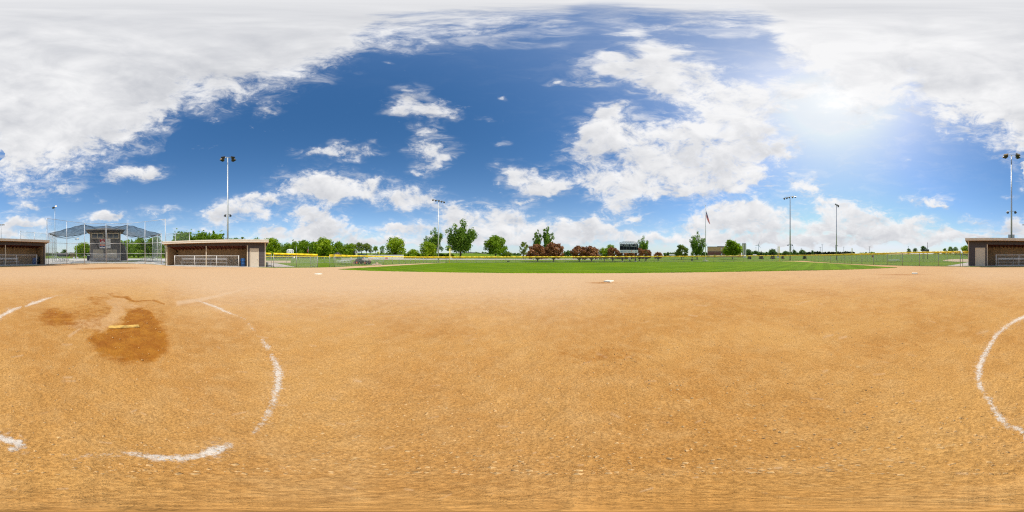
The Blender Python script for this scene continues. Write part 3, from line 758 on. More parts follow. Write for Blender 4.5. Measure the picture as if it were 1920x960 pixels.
# ------------------------------------------------------------------ backstop
def backstop():
    st = [(88,496.2,409.5),(125.3,494.8,414.5),(158.5,494.2,418.6),(199,494.1,419.6),(238.5,494.1,419.2),(272,495,415.6),(310,497.6,411)]
    c = G(199, 494.1)
    t = thing('backstop', 'tall galvanised backstop fence of seven posts behind home plate', 'backstop', (c.x, c.y, 0))
    F = [(at(x, dist(yb)), Zat(yt, dist(yb))) for x, yb, yt in st]
    for p, z in F: MB().tube(p, p + Vector((0, 0, z + .06)), .062, n=10).build('post', M['galv_light'], t)
    for f, r in ((1.0, .035), (None, .035), (.16, .03)):
        pts = []
        for (p, z), (x, yb, yt) in zip(F, st):
            zz = z * f if f else Zat(456.4, dist(yb)) + (.15 if x < 90 or x > 300 else 0)
            if f == .16: zz = Zat(475.4, dist(yb))
            pts.append(p + Vector((0, 0, zz)))
        MB().path(pts, r, 8).build('rail', M['galv_light'], t)
    MB().path([p + Vector((0, 0, .08)) for p, z in F], .03, 6).build('rail', M['galv_light'], t)
    mb = MB(); run = 0
    for (a, za), (b, zb) in zip(F[:-1], F[1:]):
        L = (b - a).length
        mb.quad(a, b, b + Vector((0, 0, zb)), a + Vector((0, 0, za)), [(run, 0), (run + L, 0), (run + L, zb), (run, za)]); run += L
    mb.build('chain_link_mesh', link_mat('backstop chain link', (.25, .26, .27), .06, .0022), t)
backstop()

def wing(name, label, pts, posts, link='link_dense'):
    """tall side fence behind the backstop: pts (x, distance, top y)"""
    A = [at(x, d, TZ(x, d)) for x, d, y in pts]; Zt = [Zat(y, d) for x, d, y in pts]
    t = thing(name, label, 'fence', tuple(A[0]), 'tall side fences behind the backstop')
    mb = MB(); run = 0
    for i in range(len(A) - 1):
        L = (A[i + 1] - A[i]).length
        mb.quad(A[i], A[i + 1], Vector((A[i + 1].x, A[i + 1].y, Zt[i + 1])), Vector((A[i].x, A[i].y, Zt[i])), [(run, 0), (run + L, 0), (run + L, Zt[i + 1]), (run, Zt[i])]); run += L
    mb.build('chain_link_mesh', M[link], t)
    for x, d, y in posts:
        p = at(x, d, TZ(x, d)); MB().tube(p, Vector((p.x, p.y, Zat(y, d))), .05, n=8).build('post', M['galv_light'], t)
    for k in (1.0, .5, .18):
        MB().path([Vector((a.x, a.y, a.z + (z - a.z) * k)) for a, z in zip(A, Zt)], .028, 6).build('rail', M['galv_light'], t)
wing('wing_fence', 'tall chain link side fence seen edge on beside the shaded dugout',
     [(91,29.5,437.0),(98.5,34,440.5),(106,43,443.0)], [(91,29.5,436.5),(98.5,34,440.5),(103.2,38,441.5),(106,43,443)])
wing('wing_fence', 'tall chain link side fence seen edge on beside the sunny dugout',
     [(303.5,27.5,437.0),(295,31,440.5),(286,39,445)], [(302.5,27.5,436.8),(295,31,440.5),(286,39,445)])

def high_fence(label, pts, rails):
    A = [at(x, d) for x, d, y in pts]; Zt = [Zat(y, d) for x, d, y in pts]
    t = thing('high_fence', label, 'fence', tuple(A[0]), 'high fences behind the dugouts')
    for a, z in zip(A, Zt): MB().tube(a, Vector((a.x, a.y, z)), .06, n=8).build('post', M['galv'], t)
    MB().path([Vector((a.x, a.y, z - .12)) for a, z in zip(A, Zt)], .028, 6).build('top_rail', M['galv_light'], t)
    mb = MB(); run = 0
    for i in range(len(A) - 1):
        L = (A[i + 1] - A[i]).length
        mb.quad(A[i], A[i + 1], Vector((A[i + 1].x, A[i + 1].y, Zt[i + 1] - .12)), Vector((A[i].x, A[i].y, Zt[i] - .12)), [(run, 0), (run + L, 0), (run + L, Zt[i + 1]), (run, Zt[i])]); run += L
    mb.build('chain_link_mesh', M['link'], t)
high_fence('high fence showing above the shaded dugout roof', [(37.8,34,432.8),(64.6,32.5,434.8),(88,31,438)], 1)
high_fence('high fence showing above the sunny dugout roof', [(310,30,437.4),(328.7,30.5,436.7),(355.6,31.5,435)], 1)

# ------------------------------------------------------------------ overhead netting
def netting():
    front = [(92.5,33,437.0),(105,34,435.0),(120,34.5,430.5),(135,35,426.6),(148,35,423.0),(158.5,34.5,421.5),(170,34.5,424.5),(185,34.5,425.5),(199,34.5,423.2),(212,34.5,425.5),(226,34.5,424.5),(238.5,34.5,422.4),(250,34,424.2),(265,33.5,429.0),(280,32.5,434.0),(301,31,438.5)]
    back = [(94,36,437.8),(104,38,441.5),(116,40,443.2),(130,41.5,443.2),(146,43,440.8),(158.5,44,437.4),(170,45,436.0),(185,45,434.0),(199,45,433.0),(212,45,434.0),(226,45,436.0),(236,44,440.0),(248,42,442.8),(265,40,443.8),(280,37.5,442.8),(300,33,439)]
    n = 60; m = 14
    fx = np.array(front); bx = np.array(back); s = np.linspace(0, 1, len(front)); u = np.linspace(0, 1, n)
    f = np.stack([np.interp(u, s, fx[:, k]) for k in range(3)], 1); b = np.stack([np.interp(u, s, bx[:, k]) for k in range(3)], 1)
    V = []
    for j in range(m):
        tt = j / (m - 1)
        for i in range(n):
            P0 = at(f[i, 0], f[i, 1], Zat(f[i, 2], f[i, 1])); P1 = at(b[i, 0], b[i, 1], Zat(b[i, 2], b[i, 1]))
            p = P0.lerp(P1, tt); p.z -= .35 * math.sin(math.pi * tt) + .05 * math.sin(i * 1.3 + j); V.append(p)
    t = thing('overhead_netting', 'dark netting canopy sagging between the backstop and the two storey press box', 'netting', tuple(V[n // 2]))
    o = MB().add(V, [(j * n + i, j * n + i + 1, (j + 1) * n + i + 1, (j + 1) * n + i) for j in range(m - 1) for i in range(n - 1)], True).build('netting', M['net'], t)
    for row in (0, m - 1):
        MB().path([V[row * n + i] for i in range(n)], .045, 6).build('cable', M['rope'], t)
    # slack lower hem on both flanks, and stay cables to the box roof
    for lo, hi, sag in ((0, 22, .85), (38, 59, .7)):
        pts = [V[(m - 1) * n + i] - Vector((0, 0, sag * math.sin(math.pi * (i - lo) / (hi - lo)) * .6)) for i in range(lo, hi + 1)]
        MB().path(pts, .05, 6).build('cable', M['rope'], t)
        pts2 = [V[(m - 3) * n + i] - Vector((0, 0, .3 * math.sin(math.pi * (i - lo) / (hi - lo)))) for i in range(lo, hi + 1)]
        MB().path(pts2, .06, 6).build('cable', M['rope'], t)
    for a, b_ in ((0, 1), (2, 3)): pass
    for (xa, da, ya), (xb, db, yb) in (((158.5,34,421),(182,41.5,430)), ((238.5,34,421.5),(214,41.5,430))):
        MB().tube(at(xa, da, Zat(ya, da)), at(xb, db, Zat(yb, db)), .04, n=6).build('cable', M['rope'], t)
netting()
# ------------------------------------------------------------------ buildings
class Frame:
    """local frame on a facade: u along it, v away from the camera, w up"""
    def __init__(s, A, B):
        s.o = Vector((A.x, A.y, 0)); d = Vector((B.x - A.x, B.y - A.y, 0)); s.len = d.length; s.U = d.normalized()
        s.V = Vector((-s.U.y, s.U.x, 0))
        if s.V.dot(s.o) < 0: s.V = -s.V
    def p(s, u, v, w): return s.o + s.U * u + s.V * v + Vector((0, 0, w))
    def u(s, x, v=0.0):
        a = az(x); D = Vector((math.sin(a), math.cos(a), 0)); o = s.o + s.V * v
        n = Vector((-D.y, D.x, 0)); return -o.dot(n) / s.U.dot(n)
    def w(s, x, y, v=0.0):
        P = s.p(s.u(x, v), v, 0); return Zat(y, P.xy.length)
    def box(s, mb, u0, u1, v0, v1, w0, w1):
        q = [s.p(u, v, w) for w in (w0, w1) for u, v in ((u0, v0), (u1, v0), (u1, v1), (u0, v1))]
        return mb.hexa(q)

def dugout(label, A, B, xs, ground_y, mirror, cfg):
    f = Frame(A, B); L = f.len; D = cfg['depth']; OH = cfg['overhang']
    t = thing('dugout', label, 'dugout', tuple(f.o + f.U * (L / 2)), 'team dugouts')
    HT = cfg['h']; ht = HT - .38                       # roof top and wall top at the front
    hb = ht - .55                                      # wall top at the back
    ul, ur = f.u(cfg['open'][0]), f.u(cfg['open'][1])  # opening
    u0, u1 = 0.0, L
    hd = cfg['head']                                   # underside of the siding over the opening
    mb = MB()
    f.box(mb, u0 + .12, u1 - .12, 0, .12, hd, ht)
    room_lo, room_hi = (ur, u1) if not mirror else (u0, ul)
    dr0, dr1 = sorted((f.u(cfg['door'][0]), f.u(cfg['door'][1]))); dz = cfg['door_h']
    f.box(mb, max(room_lo, u0 + .12), dr0, .001, .121, 0, hd); f.box(mb, dr1, min(room_hi, u1 - .12), .001, .121, 0, hd); f.box(mb, dr0, dr1, .001, .121, dz, hd)
    def side(mb, ua, ub, va, vb, w0, wf, wb):          # a side wall whose top follows the roof
        mb.hexa([f.p(u, v, w) for k in (0, 1) for u, v, w in ((ua, va, wf if k else w0), (ub, va, wf if k else w0), (ub, vb, wb if k else w0), (ua, vb, wb if k else w0))])
    for uu in (u0, u1 - .12): side(mb, uu, uu + .12, .12, D, 0, ht - .02, hb)
    f.box(mb, u0, u1, D, D + .12, 0, hb - .02)
    mb.build('siding', M['siding'], t)
    mb = MB(); iu0, iu1 = (u0 + .12, ur) if not mirror else (ul, u1 - .12)
    f.box(mb, iu0, iu1, D - .05, D - .002, .02, hb - .05)
    side(mb, iu0 + .002, iu0 + .04, .14, D - .06, .02, ht - .05, hb - .03); side(mb, iu1 - .04, iu1 - .002, .14, D - .06, .02, ht - .05, hb - .03)
    mb.build('lining', M['tan_wall'], t)
    mb = MB(); f.box(mb, u0, u1, -.25, D + .1, -.04, .05); mb.build('slab', M['concrete'], t)
    # roof: a thin sloped deck, pale fascia and stained soffit
    mb = MB(); a, b = -OH, D + .5
    za, zb = HT, HT - .75
    q = [f.p(u, v, w) for w_ in (0, 1) for u, v, w in ((u0 - .3, a, za - .10 + w_ * .10), (u1 + .3, a, za - .10 + w_ * .10), (u1 + .3, b, zb - .10 + w_ * .10), (u0 - .3, b, zb - .10 + w_ * .10))]
    mb.hexa(q); rf = mb.build('roof', M['roof'], t)
    mb = MB(); f.box(mb, u0 - .32, u1 + .32, a - .05, a - .003, za - .33, za + .02)
    f.box(mb, u0 - .32, u1 + .32, a - .10, a - .052, za - .12, za + .04)
    for uu in (u0 - .345, u1 + .303):
        q = [f.p(u, v, w) for top in (0, 1) for u, v, w in ((uu, a, za - .33 + top * .35), (uu + .042, a, za - .33 + top * .35), (uu + .042, b, zb - .33 + top * .35), (uu, b, zb - .33 + top * .35))]
        mb.hexa(q)
    mb.build('fascia', M['fascia'], rf)
    mb = MB(); f.box(mb, u0 - .3, u1 + .3, a, -.002, za - .36, za - .325); mb.build('soffit', M['soffit'], rf)
    n = int((iu1 - iu0) / .62)
    mb = MB()
    for i in range(n + 1):
        uu = iu0 + .06 + i * (iu1 - iu0 - .16) / n
        q = [f.p(u, v, w) for top in (0, 1) for u, v, w in ((uu, .14, ht - .30 + top * .22), (uu + .05, .14, ht - .30 + top * .22), (uu + .05, D - .06, hb - .28 + top * .22), (uu, D - .06, hb - .28 + top * .22))]
        mb.hexa(q)
    mb.build('rafters', M['rafter'], t)
    mb = MB()
    q = [f.p(u, v, w) for top in (0, 1) for u, v, w in ((iu0 + .05, .14, ht - .06 + top * .03), (iu1 - .05, .14, ht - .06 + top * .03), (iu1 - .05, D - .06, hb - .05 + top * .03), (iu0 + .05, D - .06, hb - .05 + top * .03))]
    mb.hexa(q); mb.build('ceiling', M['rafter'], t)
    # corner boards and jambs
    for uu, w1 in ((u0 - .02, ht), (u1 - .12, ht)):
        mb = MB(); f.box(mb, uu, uu + .14, -.022, .13, 0, w1); mb.build('corner_board', M['beige'], t)
    for uu in ((ur - .02,) if not mirror else (ul - .10,)):
        mb = MB(); f.box(mb, uu, uu + .12, -.026, .14, 0, hd + .02); mb.build('jamb', M['beige'], t)
    if mirror:
        mb = MB(); f.box(mb, ur, u1 - .125, .0, .118, .0, hd); mb.build('end_panel', M['siding'], t)
    # door
    mb = MB(); f.box(mb, dr0 + .10, dr1 - .10, .02, .09, .06, dz - .10); d_ = mb.build('door', M['door'], t)
    mb = MB(); f.box(mb, dr0, dr0 + .10, -.03, .12, .02, dz); f.box(mb, dr1 - .10, dr1, -.03, .12, .02, dz); f.box(mb, dr0 + .10, dr1 - .10, -.03, .12, dz - .10, dz); mb.build('frame', M['beige'], d_)
    ku = dr1 - .22 if not mirror else dr0 + .22
    MB().lathe([(0, 0), (.05, .005), (.055, .03), (.03, .05), (0, .055)], f.p(ku, -.02, dz * .42), 10, 'y').build('knob', M['galv_light'], d_)
    # roof column
    cu = f.u(cfg['column'])
    mb = MB(); f.box(mb, cu - .055, cu + .055, -.02, .09, .05, hd); mb.build('column', M['beige'], t)
    # rail fence in front of the bench
    r = thing('dugout_rail', cfg['rail_label'], 'railing', tuple(f.p(f.u(cfg['rail'][0]), 0, .05)), 'dugout railings')
    us = [f.u(x) for x in cfg['rail']]; rz = cfg['rail_h']
    for uu in us:
        end = uu in (us[0], us[-1])
        mb = MB(); mb.tube(f.p(uu, .03, .05), f.p(uu, .03, rz + (.06 if end else 0)), .055 if end else .045, n=10); mb.build('post', M['white_metal'], r)
    MB().tube(f.p(us[0], .03, rz), f.p(us[-1], .03, rz), .042, n=10).build('top_rail', M['white_metal'], r)
    MB().tube(f.p(us[0], .03, .13), f.p(us[-1], .03, .13), .032, n=10).build('bottom_rail', M['white_metal'], r)
    mb = MB(); a_, b_ = f.p(us[0], .03, .13), f.p(us[-1], .03, .13); LL = (b_ - a_).length
    mb.quad(a_, b_, b_ + Vector((0, 0, rz - .13)), a_ + Vector((0, 0, rz - .13)), [(0, 0), (LL, 0), (LL, rz), (0, rz)]); mb.build('mesh_panel', M['link_fine'], r)
    # bench
    b0, b1 = f.u(cfg['bench'][0], 1.6), f.u(cfg['bench'][1], 1.6)
    bt = thing('players_bench', cfg['bench_label'], 'bench', tuple(f.p((b0 + b1) / 2, 1.7, .05)), 'dugout benches')
    mb = MB(); f.box(mb, b0, b1, 2.02, 2.07, .93, 1.20); mb.build('backrest', M['alu'], bt)
    mb = MB(); f.box(mb, b0 - .1, b1 + .1, 1.55, 1.84, .52, .57); mb.build('seat', M['alu'], bt)
    k = 4
    for i in range(k):
        uu = b0 + .12 + i * (b1 - b0 - .24) / (k - 1)
        mb = MB(); f.box(mb, uu - .03, uu + .03, 1.62, 1.68, .05, .52); f.box(mb, uu - .03, uu + .03, 1.95, 2.01, .05, 1.15); f.box(mb, uu - .03, uu + .03, 1.62, 2.0, .05, .10); f.box(mb, uu - .03, uu + .03, 1.66, 1.96, .44, .51)
        mb.build('leg', M['galv'], bt)
    return f

fA = dugout('sunlit dugout with grey siding and its beige door at the outfield end', G(312.3, 498.4), G(498, 500.8), None, 0, False,
   dict(depth=3.3, overhang=.75, h=3.62, open=(314, 463.4), head=2.90, door=(468.2, 485.2), door_h=2.52, column=386.6, rail=(327.4, 364.6, 406, 447.6), rail_h=1.52,
        bench=(338.5, 425.5), rail_label='pale mesh railing in front of the sunlit dugout bench', bench_label='long silver bench inside the sunlit dugout'))
fB = dugout('shaded dugout with brown siding and its beige door at the outfield end', G(1815.3, 499.0), G(2005.2, 496.8), None, 0, True,
   dict(depth=3.4, overhang=.75, h=4.05, open=(1851.6, 2002), head=3.18, door=(1828.6, 1847.2), door_h=2.72, column=1930.2, rail=(1867.8, 1910.6, 1950.6, 1989), rail_h=1.66,
        bench=(1871, 1955.5), rail_label='pale mesh railing in front of the shaded dugout bench', bench_label='long silver bench inside the shaded dugout'))

def barrel(f, x, v, h, label, m_, r=.30):
    p = f.p(f.u(x, v), v, .05)
    o = MB().lathe([(0, 0), (r * .93, 0), (r, .03), (r, h * .3), (r * 1.05, h * .32), (r * 1.05, h * .35), (r, h * .37), (r, h * .64), (r * 1.05, h * .66), (r * 1.05, h * .69), (r, h * .71), (r, h * .96), (r * .95, h), (r * .86, h), (r * .86, h - .06), (0, h - .06)], (0, 0, 0), 24).build('barrel', m_)
    o.location = p
    return tag(o, label, 'barrel')
barrel(fA, 455.6, .75, 1.12, 'blue plastic barrel inside the sunlit dugout beside the railing end', M['blue_plastic'], .33)
barrel(fB, 1984, 1.0, 1.15, 'blue plastic barrel behind the railing of the shaded dugout', M['blue_plastic'], .36)
b3 = barrel(fB, 1991.5, 1.9, 1.3, 'black bin beside the blue barrel in the shaded dugout', M['black'], .30); b3.name = 'bin'; b3['category'] = 'bin'

def folding_chair(f, x, v, label):
    p = f.p(f.u(x, v), v, .05); rz = math.atan2(f.U.y, f.U.x)
    t = thing('folding_chair', label, 'chair', tuple(p), 'folding chairs in the dugout', rz)
    mb = MB()
    pts = [Vector((-.22, .2, 0)), Vector((-.24, .14, .75)), Vector((-.17, .13, .92)), Vector((.17, .13, .92)), Vector((.24, .14, .75)), Vector((.22, .2, 0))]
    mb.path(pts, .018, 6); mb.build('frame', M['dark_metal'], t, True)
    MB().box((0, .13, .80), (.40, .025, .20)).build('backrest', M['dark_metal'], t, True)
    MB().box((0, -.04, .45), (.42, .40, .03)).build('seat', M['dark_metal'], t, True)
    for sx in (-1, 1): MB().tube((sx * .21, .18, .62), (sx * .21, -.26, 0), .016, n=6).build('leg', M['dark_metal'], t, True)
folding_chair(fA, 434, 2.3, 'dark folding chair next to the bench end in the sunlit dugout')
folding_chair(fA, 444, 2.3, 'dark folding chair next to the railing end post in the sunlit dugout')
# thermostat-like fittings on the lining
def fitting(x, y, label, sz):
    f = fA; v = 3.18; p = f.p(f.u(x, v), v, f.w(x, y, v))
    o = MB().box((0, 0, 0), (sz[0], .12, sz[1]), Matrix.Rotation(math.atan2(f.U.y, f.U.x), 3, 'Z')).tube((0, 0, 0), (0, 0, -sz[1] * 1.6), .03, n=8).build('wall_fitting', M['black'])
    o.location = p; tag(o, label, 'fitting', 'dark fittings on the dugout lining')
fitting(332.4, 471.5, 'upper dark fitting on the back lining of the sunlit dugout', (.34, .16))
fitting(332.4, 477.5, 'lower dark fitting on the back lining of the sunlit dugout', (.16, .22))

# ------------------------------------------------------------------ lettering helper
def lettering(txt, size, loc, rz, m_, parent, depth=.006):
    c = bpy.data.curves.new('lettering', 'FONT'); c.body = txt; c.size = size; c.align_x = 'CENTER'; c.align_y = 'CENTER'; c.extrude = depth; c.resolution_u = 3
    tmp = bpy.data.objects.new('lettering', c); COL.objects.link(tmp)
    bpy.context.view_layer.update()
    me = bpy.data.meshes.new_from_object(tmp.evaluated_get(bpy.context.evaluated_depsgraph_get()))
    bpy.data.objects.remove(tmp); bpy.data.curves.remove(c)
    o = bpy.data.objects.new('lettering', me); COL.objects.link(o); me.materials.clear(); me.materials.append(m_)
    o.parent = parent; o.location = loc; o.rotation_euler = (R(90), 0, rz)
    return o

# ------------------------------------------------------------------ press box
def press_box():
    d = 42.0; z0 = TZ(197, d)
    A, B = at(168.6, d, 0), at(226, d, 0); f = Frame(A, B); L = f.len
    W = lambda x, y: f.w(x, y)
    t = thing('press_box', 'two storey grey press box with hipped roof behind the backstop', 'press box', tuple(f.p(L / 2, 0, z0)))
    ht = W(197, 432.5); D = 5.2
    mb = MB(); f.box(mb, .0, L, 0, .15, z0, ht); f.box(mb, 0, .15, .15, D, z0, ht); f.box(mb, L - .15, L, .15, D, z0, ht); f.box(mb, 0, L, D, D + .15, z0, ht)
    mb.build('wall', M['siding_box'], t)
    for uu in (-.03, L - .12):
        mb = MB(); f.box(mb, uu, uu + .15, -.04, .10, z0, ht); mb.build('corner_board', M['beige'], t)
    # hipped roof with broad eaves
    mb = MB(); e = 1.0; ez = W(197, 431.2); pk = W(197, 424.2)
    base = [f.p(-e, -e, ez), f.p(L + e, -e, ez), f.p(L + e, D + e, ez), f.p(-e, D + e, ez)]
    low = [p - Vector((0, 0, .22)) for p in base]
    r0, r1 = f.p(L / 2 - .4, D / 2, pk), f.p(L / 2 + .4, D / 2, pk)
    mb.add(base + [r0, r1], [(0, 1, 5, 4), (1, 2, 5), (2, 3, 4, 5), (3, 0, 4)])
    mb.add(base + low, [(0, 4, 5, 1), (1, 5, 6, 2), (2, 6, 7, 3), (3, 7, 4, 0)])
    mb.add(low, [(0, 3, 2, 1)])
    rf = mb.build('roof', M['roof'], t)
    mb = MB()
    for a_, b_ in ((low[0], low[1]), (low[1], low[2]), (low[3], low[0])): mb.tube(a_ + Vector((0, 0, .1)), b_ + Vector((0, 0, .1)), .07, n=6)
    mb.build('gutter', M['beige'], rf)
    for ux in (-.8, L + .8):
        mb = MB()
        for k in range(3): f_ = k * .5; mb.tube(f.p(0 if ux < 0 else L, .2 + f_, ez - 1.0), f.p(ux, -.6 + f_, ez - .25), .05, n=6)
        mb.build('eave_brace', M['soffit'], rf)
    # windows
    for xa, xb in ((171.2, 194.0), (200.6, 223.4)):
        ua, ub = f.u(xa), f.u(xb); wa, wb = W(xa, 447.3), W(xa, 437.0)
        mb = MB(); f.box(mb, ua, ub, -.05, .02, wa, wa + .20); f.box(mb, ua, ub, -.05, .02, wb - .20, wb); f.box(mb, ua, ua + .20, -.05, .02, wa + .2, wb - .2); f.box(mb, ub - .20, ub, -.05, .02, wa + .2, wb - .2)
        um = (ua + ub) / 2; f.box(mb, um - .07, um + .07, -.045, .02, wa + .2, wb - .2)
        wn = mb.build('window', M['beige'], t)
        mb = MB(); f.box(mb, ua + .2, um - .07, -.012, -.004, wa + .2, wb - .2); f.box(mb, um + .07, ub - .2, -.012, -.004, wa + .2, wb - .2); mb.build('pane', M['glass'], wn)
    # shuttered serving hatches
    for xa, xb in ((175.0, 193.8), (200.4, 219.0)):
        ua, ub = f.u(xa), f.u(xb); wa, wb = W(xa, 482.5), W(xa, 468.0)
        mb = MB(); f.box(mb, ua, ua + .16, -.06, .02, wa, wb); f.box(mb, ub - .16, ub, -.06, .02, wa, wb); f.box(mb, ua + .16, ub - .16, -.06, .02, wb - .16, wb); f.box(mb, ua - .1, ub + .1, -.25, .02, wa - .08, wa)
        h = mb.build('hatch', M['beige'], t)
        mb = MB(); f.box(mb, ua + .16, ub - .16, -.012, -.004, wa, wb - .16)
        k = 14
        for i in range(k): z = wa + .03 + i * (wb - wa - .2) / k; f.box(mb, ua + .17, ub - .17, -.022, -.012, z, z + .05)
        mb.build('shutter', M['shutter'], h)
    mb = MB(); mb.tube(f.p(L * .13, -.05, W(175, 448.5)), f.p(L * .30, -.05, W(186, 467)), .05, n=6); mb.build('cable', M['rope'], t)
    # stair wall and rail on the side towards the sunny dugout
    mb = MB(); q = [f.p(u, v, w) for v in (1.2, 1.4) for u, w in ((L + .05, z0), (L + 2.0, z0), (L + 1.5, W(197, 462)), (L + .05, W(197, 452)))]
    mb.add(q, [(0, 1, 2, 3), (7, 6, 5, 4), (0, 4, 5, 1), (1, 5, 6, 2), (2, 6, 7, 3), (3, 7, 4, 0)])
    st = mb.build('stair', M['siding_box'], t)
    MB().tube(f.p(L + 1.0, 1.0, W(197, 452)), f.p(L + 2.0, 1.0, z0 + .3), .11, n=8).build('handrail', M['galv'], st)
    rz = math.atan2(f.U.y, f.U.x)
    # four sponsor signs
    def sign(xa, xb, ya, yb, m_, label):
        ua, ub = f.u(xa), f.u(xb); wa, wb = W(xa, yb), W(xa, ya); c = f.p((ua + ub) / 2, -.06, (wa + wb) / 2)
        s = thing('sign', label, 'sign', tuple(c), 'sponsor signs on the press box', rz)
        MB().box((0, 0, 0), (ub - ua, .05, wb - wa)).build('panel', M['sign_white'], s, True)
        return s, ub - ua, wb - wa
    def local_box(s, nm, m_, cx, cz, sx, sz, y=-.03): return MB().box((cx, y, cz), (sx, .014, sz)).build(nm, m_, s, True)
    s, w_, h_ = sign(186.8, 197.2, 447.8, 456.0, None, 'white sign with crimson field on the press box, above the orange banded one')
    local_box(s, 'field', M['sign_red'], -.02, .06, w_ * .92, h_ * .74); lettering('The', h_ * .36, (-.02, -.045, h_ * .20), 0, M['sign_white'], s)
    for k in range(4): local_box(s, 'glyph', M['sign_white'], (-.14 + k * .10) * w_ , -h_ * .12, w_ * .08, h_ * .17, -.042)
    s, w_, h_ = sign(199.0, 207.2, 447.8, 455.8, None, 'white sign with two short dark lines, upper one beside the post')
    for cz, ww in ((.12, .62), (-.10, .34)): 
        for k in range(5): local_box(s, 'glyph', M['grey_ink'], (-.4 + k * .2) * ww * w_, cz * h_, ww * w_ * .14, h_ * .13)
    s, w_, h_ = sign(186.8, 197.2, 457.8, 465.4, None, 'white sign with orange band over navy band on the press box')
    local_box(s, 'band', M['sign_orange'], 0, h_ * .27, w_ * .92, h_ * .32); local_box(s, 'band', M['sign_navy'], 0, -h_ * .08, w_ * .92, h_ * .26)
    for k in range(5): local_box(s, 'glyph', M['sign_white'], (-.16 + k * .08) * w_, h_ * .27, w_ * .055, h_ * .13, -.042)
    for k in range(2): local_box(s, 'glyph', M['sign_white'], (-.05 + k * .10) * w_, -h_ * .08, w_ * .06, h_ * .15, -.042)
    s, w_, h_ = sign(199.0, 207.2, 457.8, 465.4, None, 'white sign with a long dark line, lower one beside the post')
    for cz, ww, m_ in ((.16, .82, M['ink']), (-.18, .5, M['grey_ink'])):
        for k in range(6): local_box(s, 'glyph', m_, (-.42 + k * .168) * ww * w_, cz * h_, ww * w_ * .12, h_ * .12)
press_box()

# ------------------------------------------------------------------ bleachers
def bleacher(loc, rz, W_, rows, label, rise=.26, depth=.6, z0=.3):
    t = thing('bleachers', label, 'bleachers', loc, 'aluminium bleachers', rz)
    for i in range(rows):
        MB().box((0, i * depth, z0 + i * rise + .16), (W_, .26, .05)).build('seat', M['alu'], t, True)
        if i: MB().box((0, i * depth - .3, z0 + i * rise - .18), (W_, .22, .04)).build('foot_plank', M['alu'], t, True)
    for k in (-.46, 0, .46):
        mb = MB()
        mb.tube((k * W_, -.1, .02), (k * W_, rows * depth, .02), .03, n=6)
        for i in range(rows): mb.tube((k * W_, i * depth, .02), (k * W_, i * depth, z0 + i * rise + .14), .028, n=6)
        mb.tube((k * W_, 0, z0), (k * W_, (rows - 1) * depth, z0 + (rows - 1) * rise), .028, n=6)
        mb.build('frame', M['galv'], t, True)
    return t
def face(x): return -az(x)            # rotation that turns local +y away from the camera at that bearing
p = at(197.5, 37.5, TZ(197.5, 37.5)); bleacher(p, face(197.5), 6.9, 5, 'wide silver bleachers in front of the press box hatches', .30, .55, .35)
p = at(121, 40, TZ(121, 40)); bleacher(p, face(121) + .9, 3.6, 4, 'small silver bleachers turned sideways near the shaded dugout', .26)
p = at(272, 39, TZ(272, 39)); bleacher(p, face(272) - .9, 4.0, 4, 'small silver bleachers turned sideways near the sunny dugout', .26)

def trash_bin(x, d, label):
    t = thing('trash_bin', label, 'bin', tuple(T(x, d)), None, face(x))
    mb = MB(); mb.add([(-.32, -.32, 0), (.32, -.32, 0), (.32, .32, 0), (-.32, .32, 0), (-.4, -.4, 1.15), (.4, -.4, 1.15), (.4, .4, 1.15), (-.4, .4, 1.15)], [(3, 2, 1, 0), (4, 5, 6, 7), (0, 1, 5, 4), (1, 2, 6, 5), (2, 3, 7, 6), (3, 0, 4, 7)]); mb.build('body', M['navy_plastic'], t, True)
    MB().box((0, 0, 1.2), (.9, .9, .09)).build('lid', M['navy_plastic'], t, True)
trash_bin(165.6, 42, 'dark navy bin at the corner of the press box')

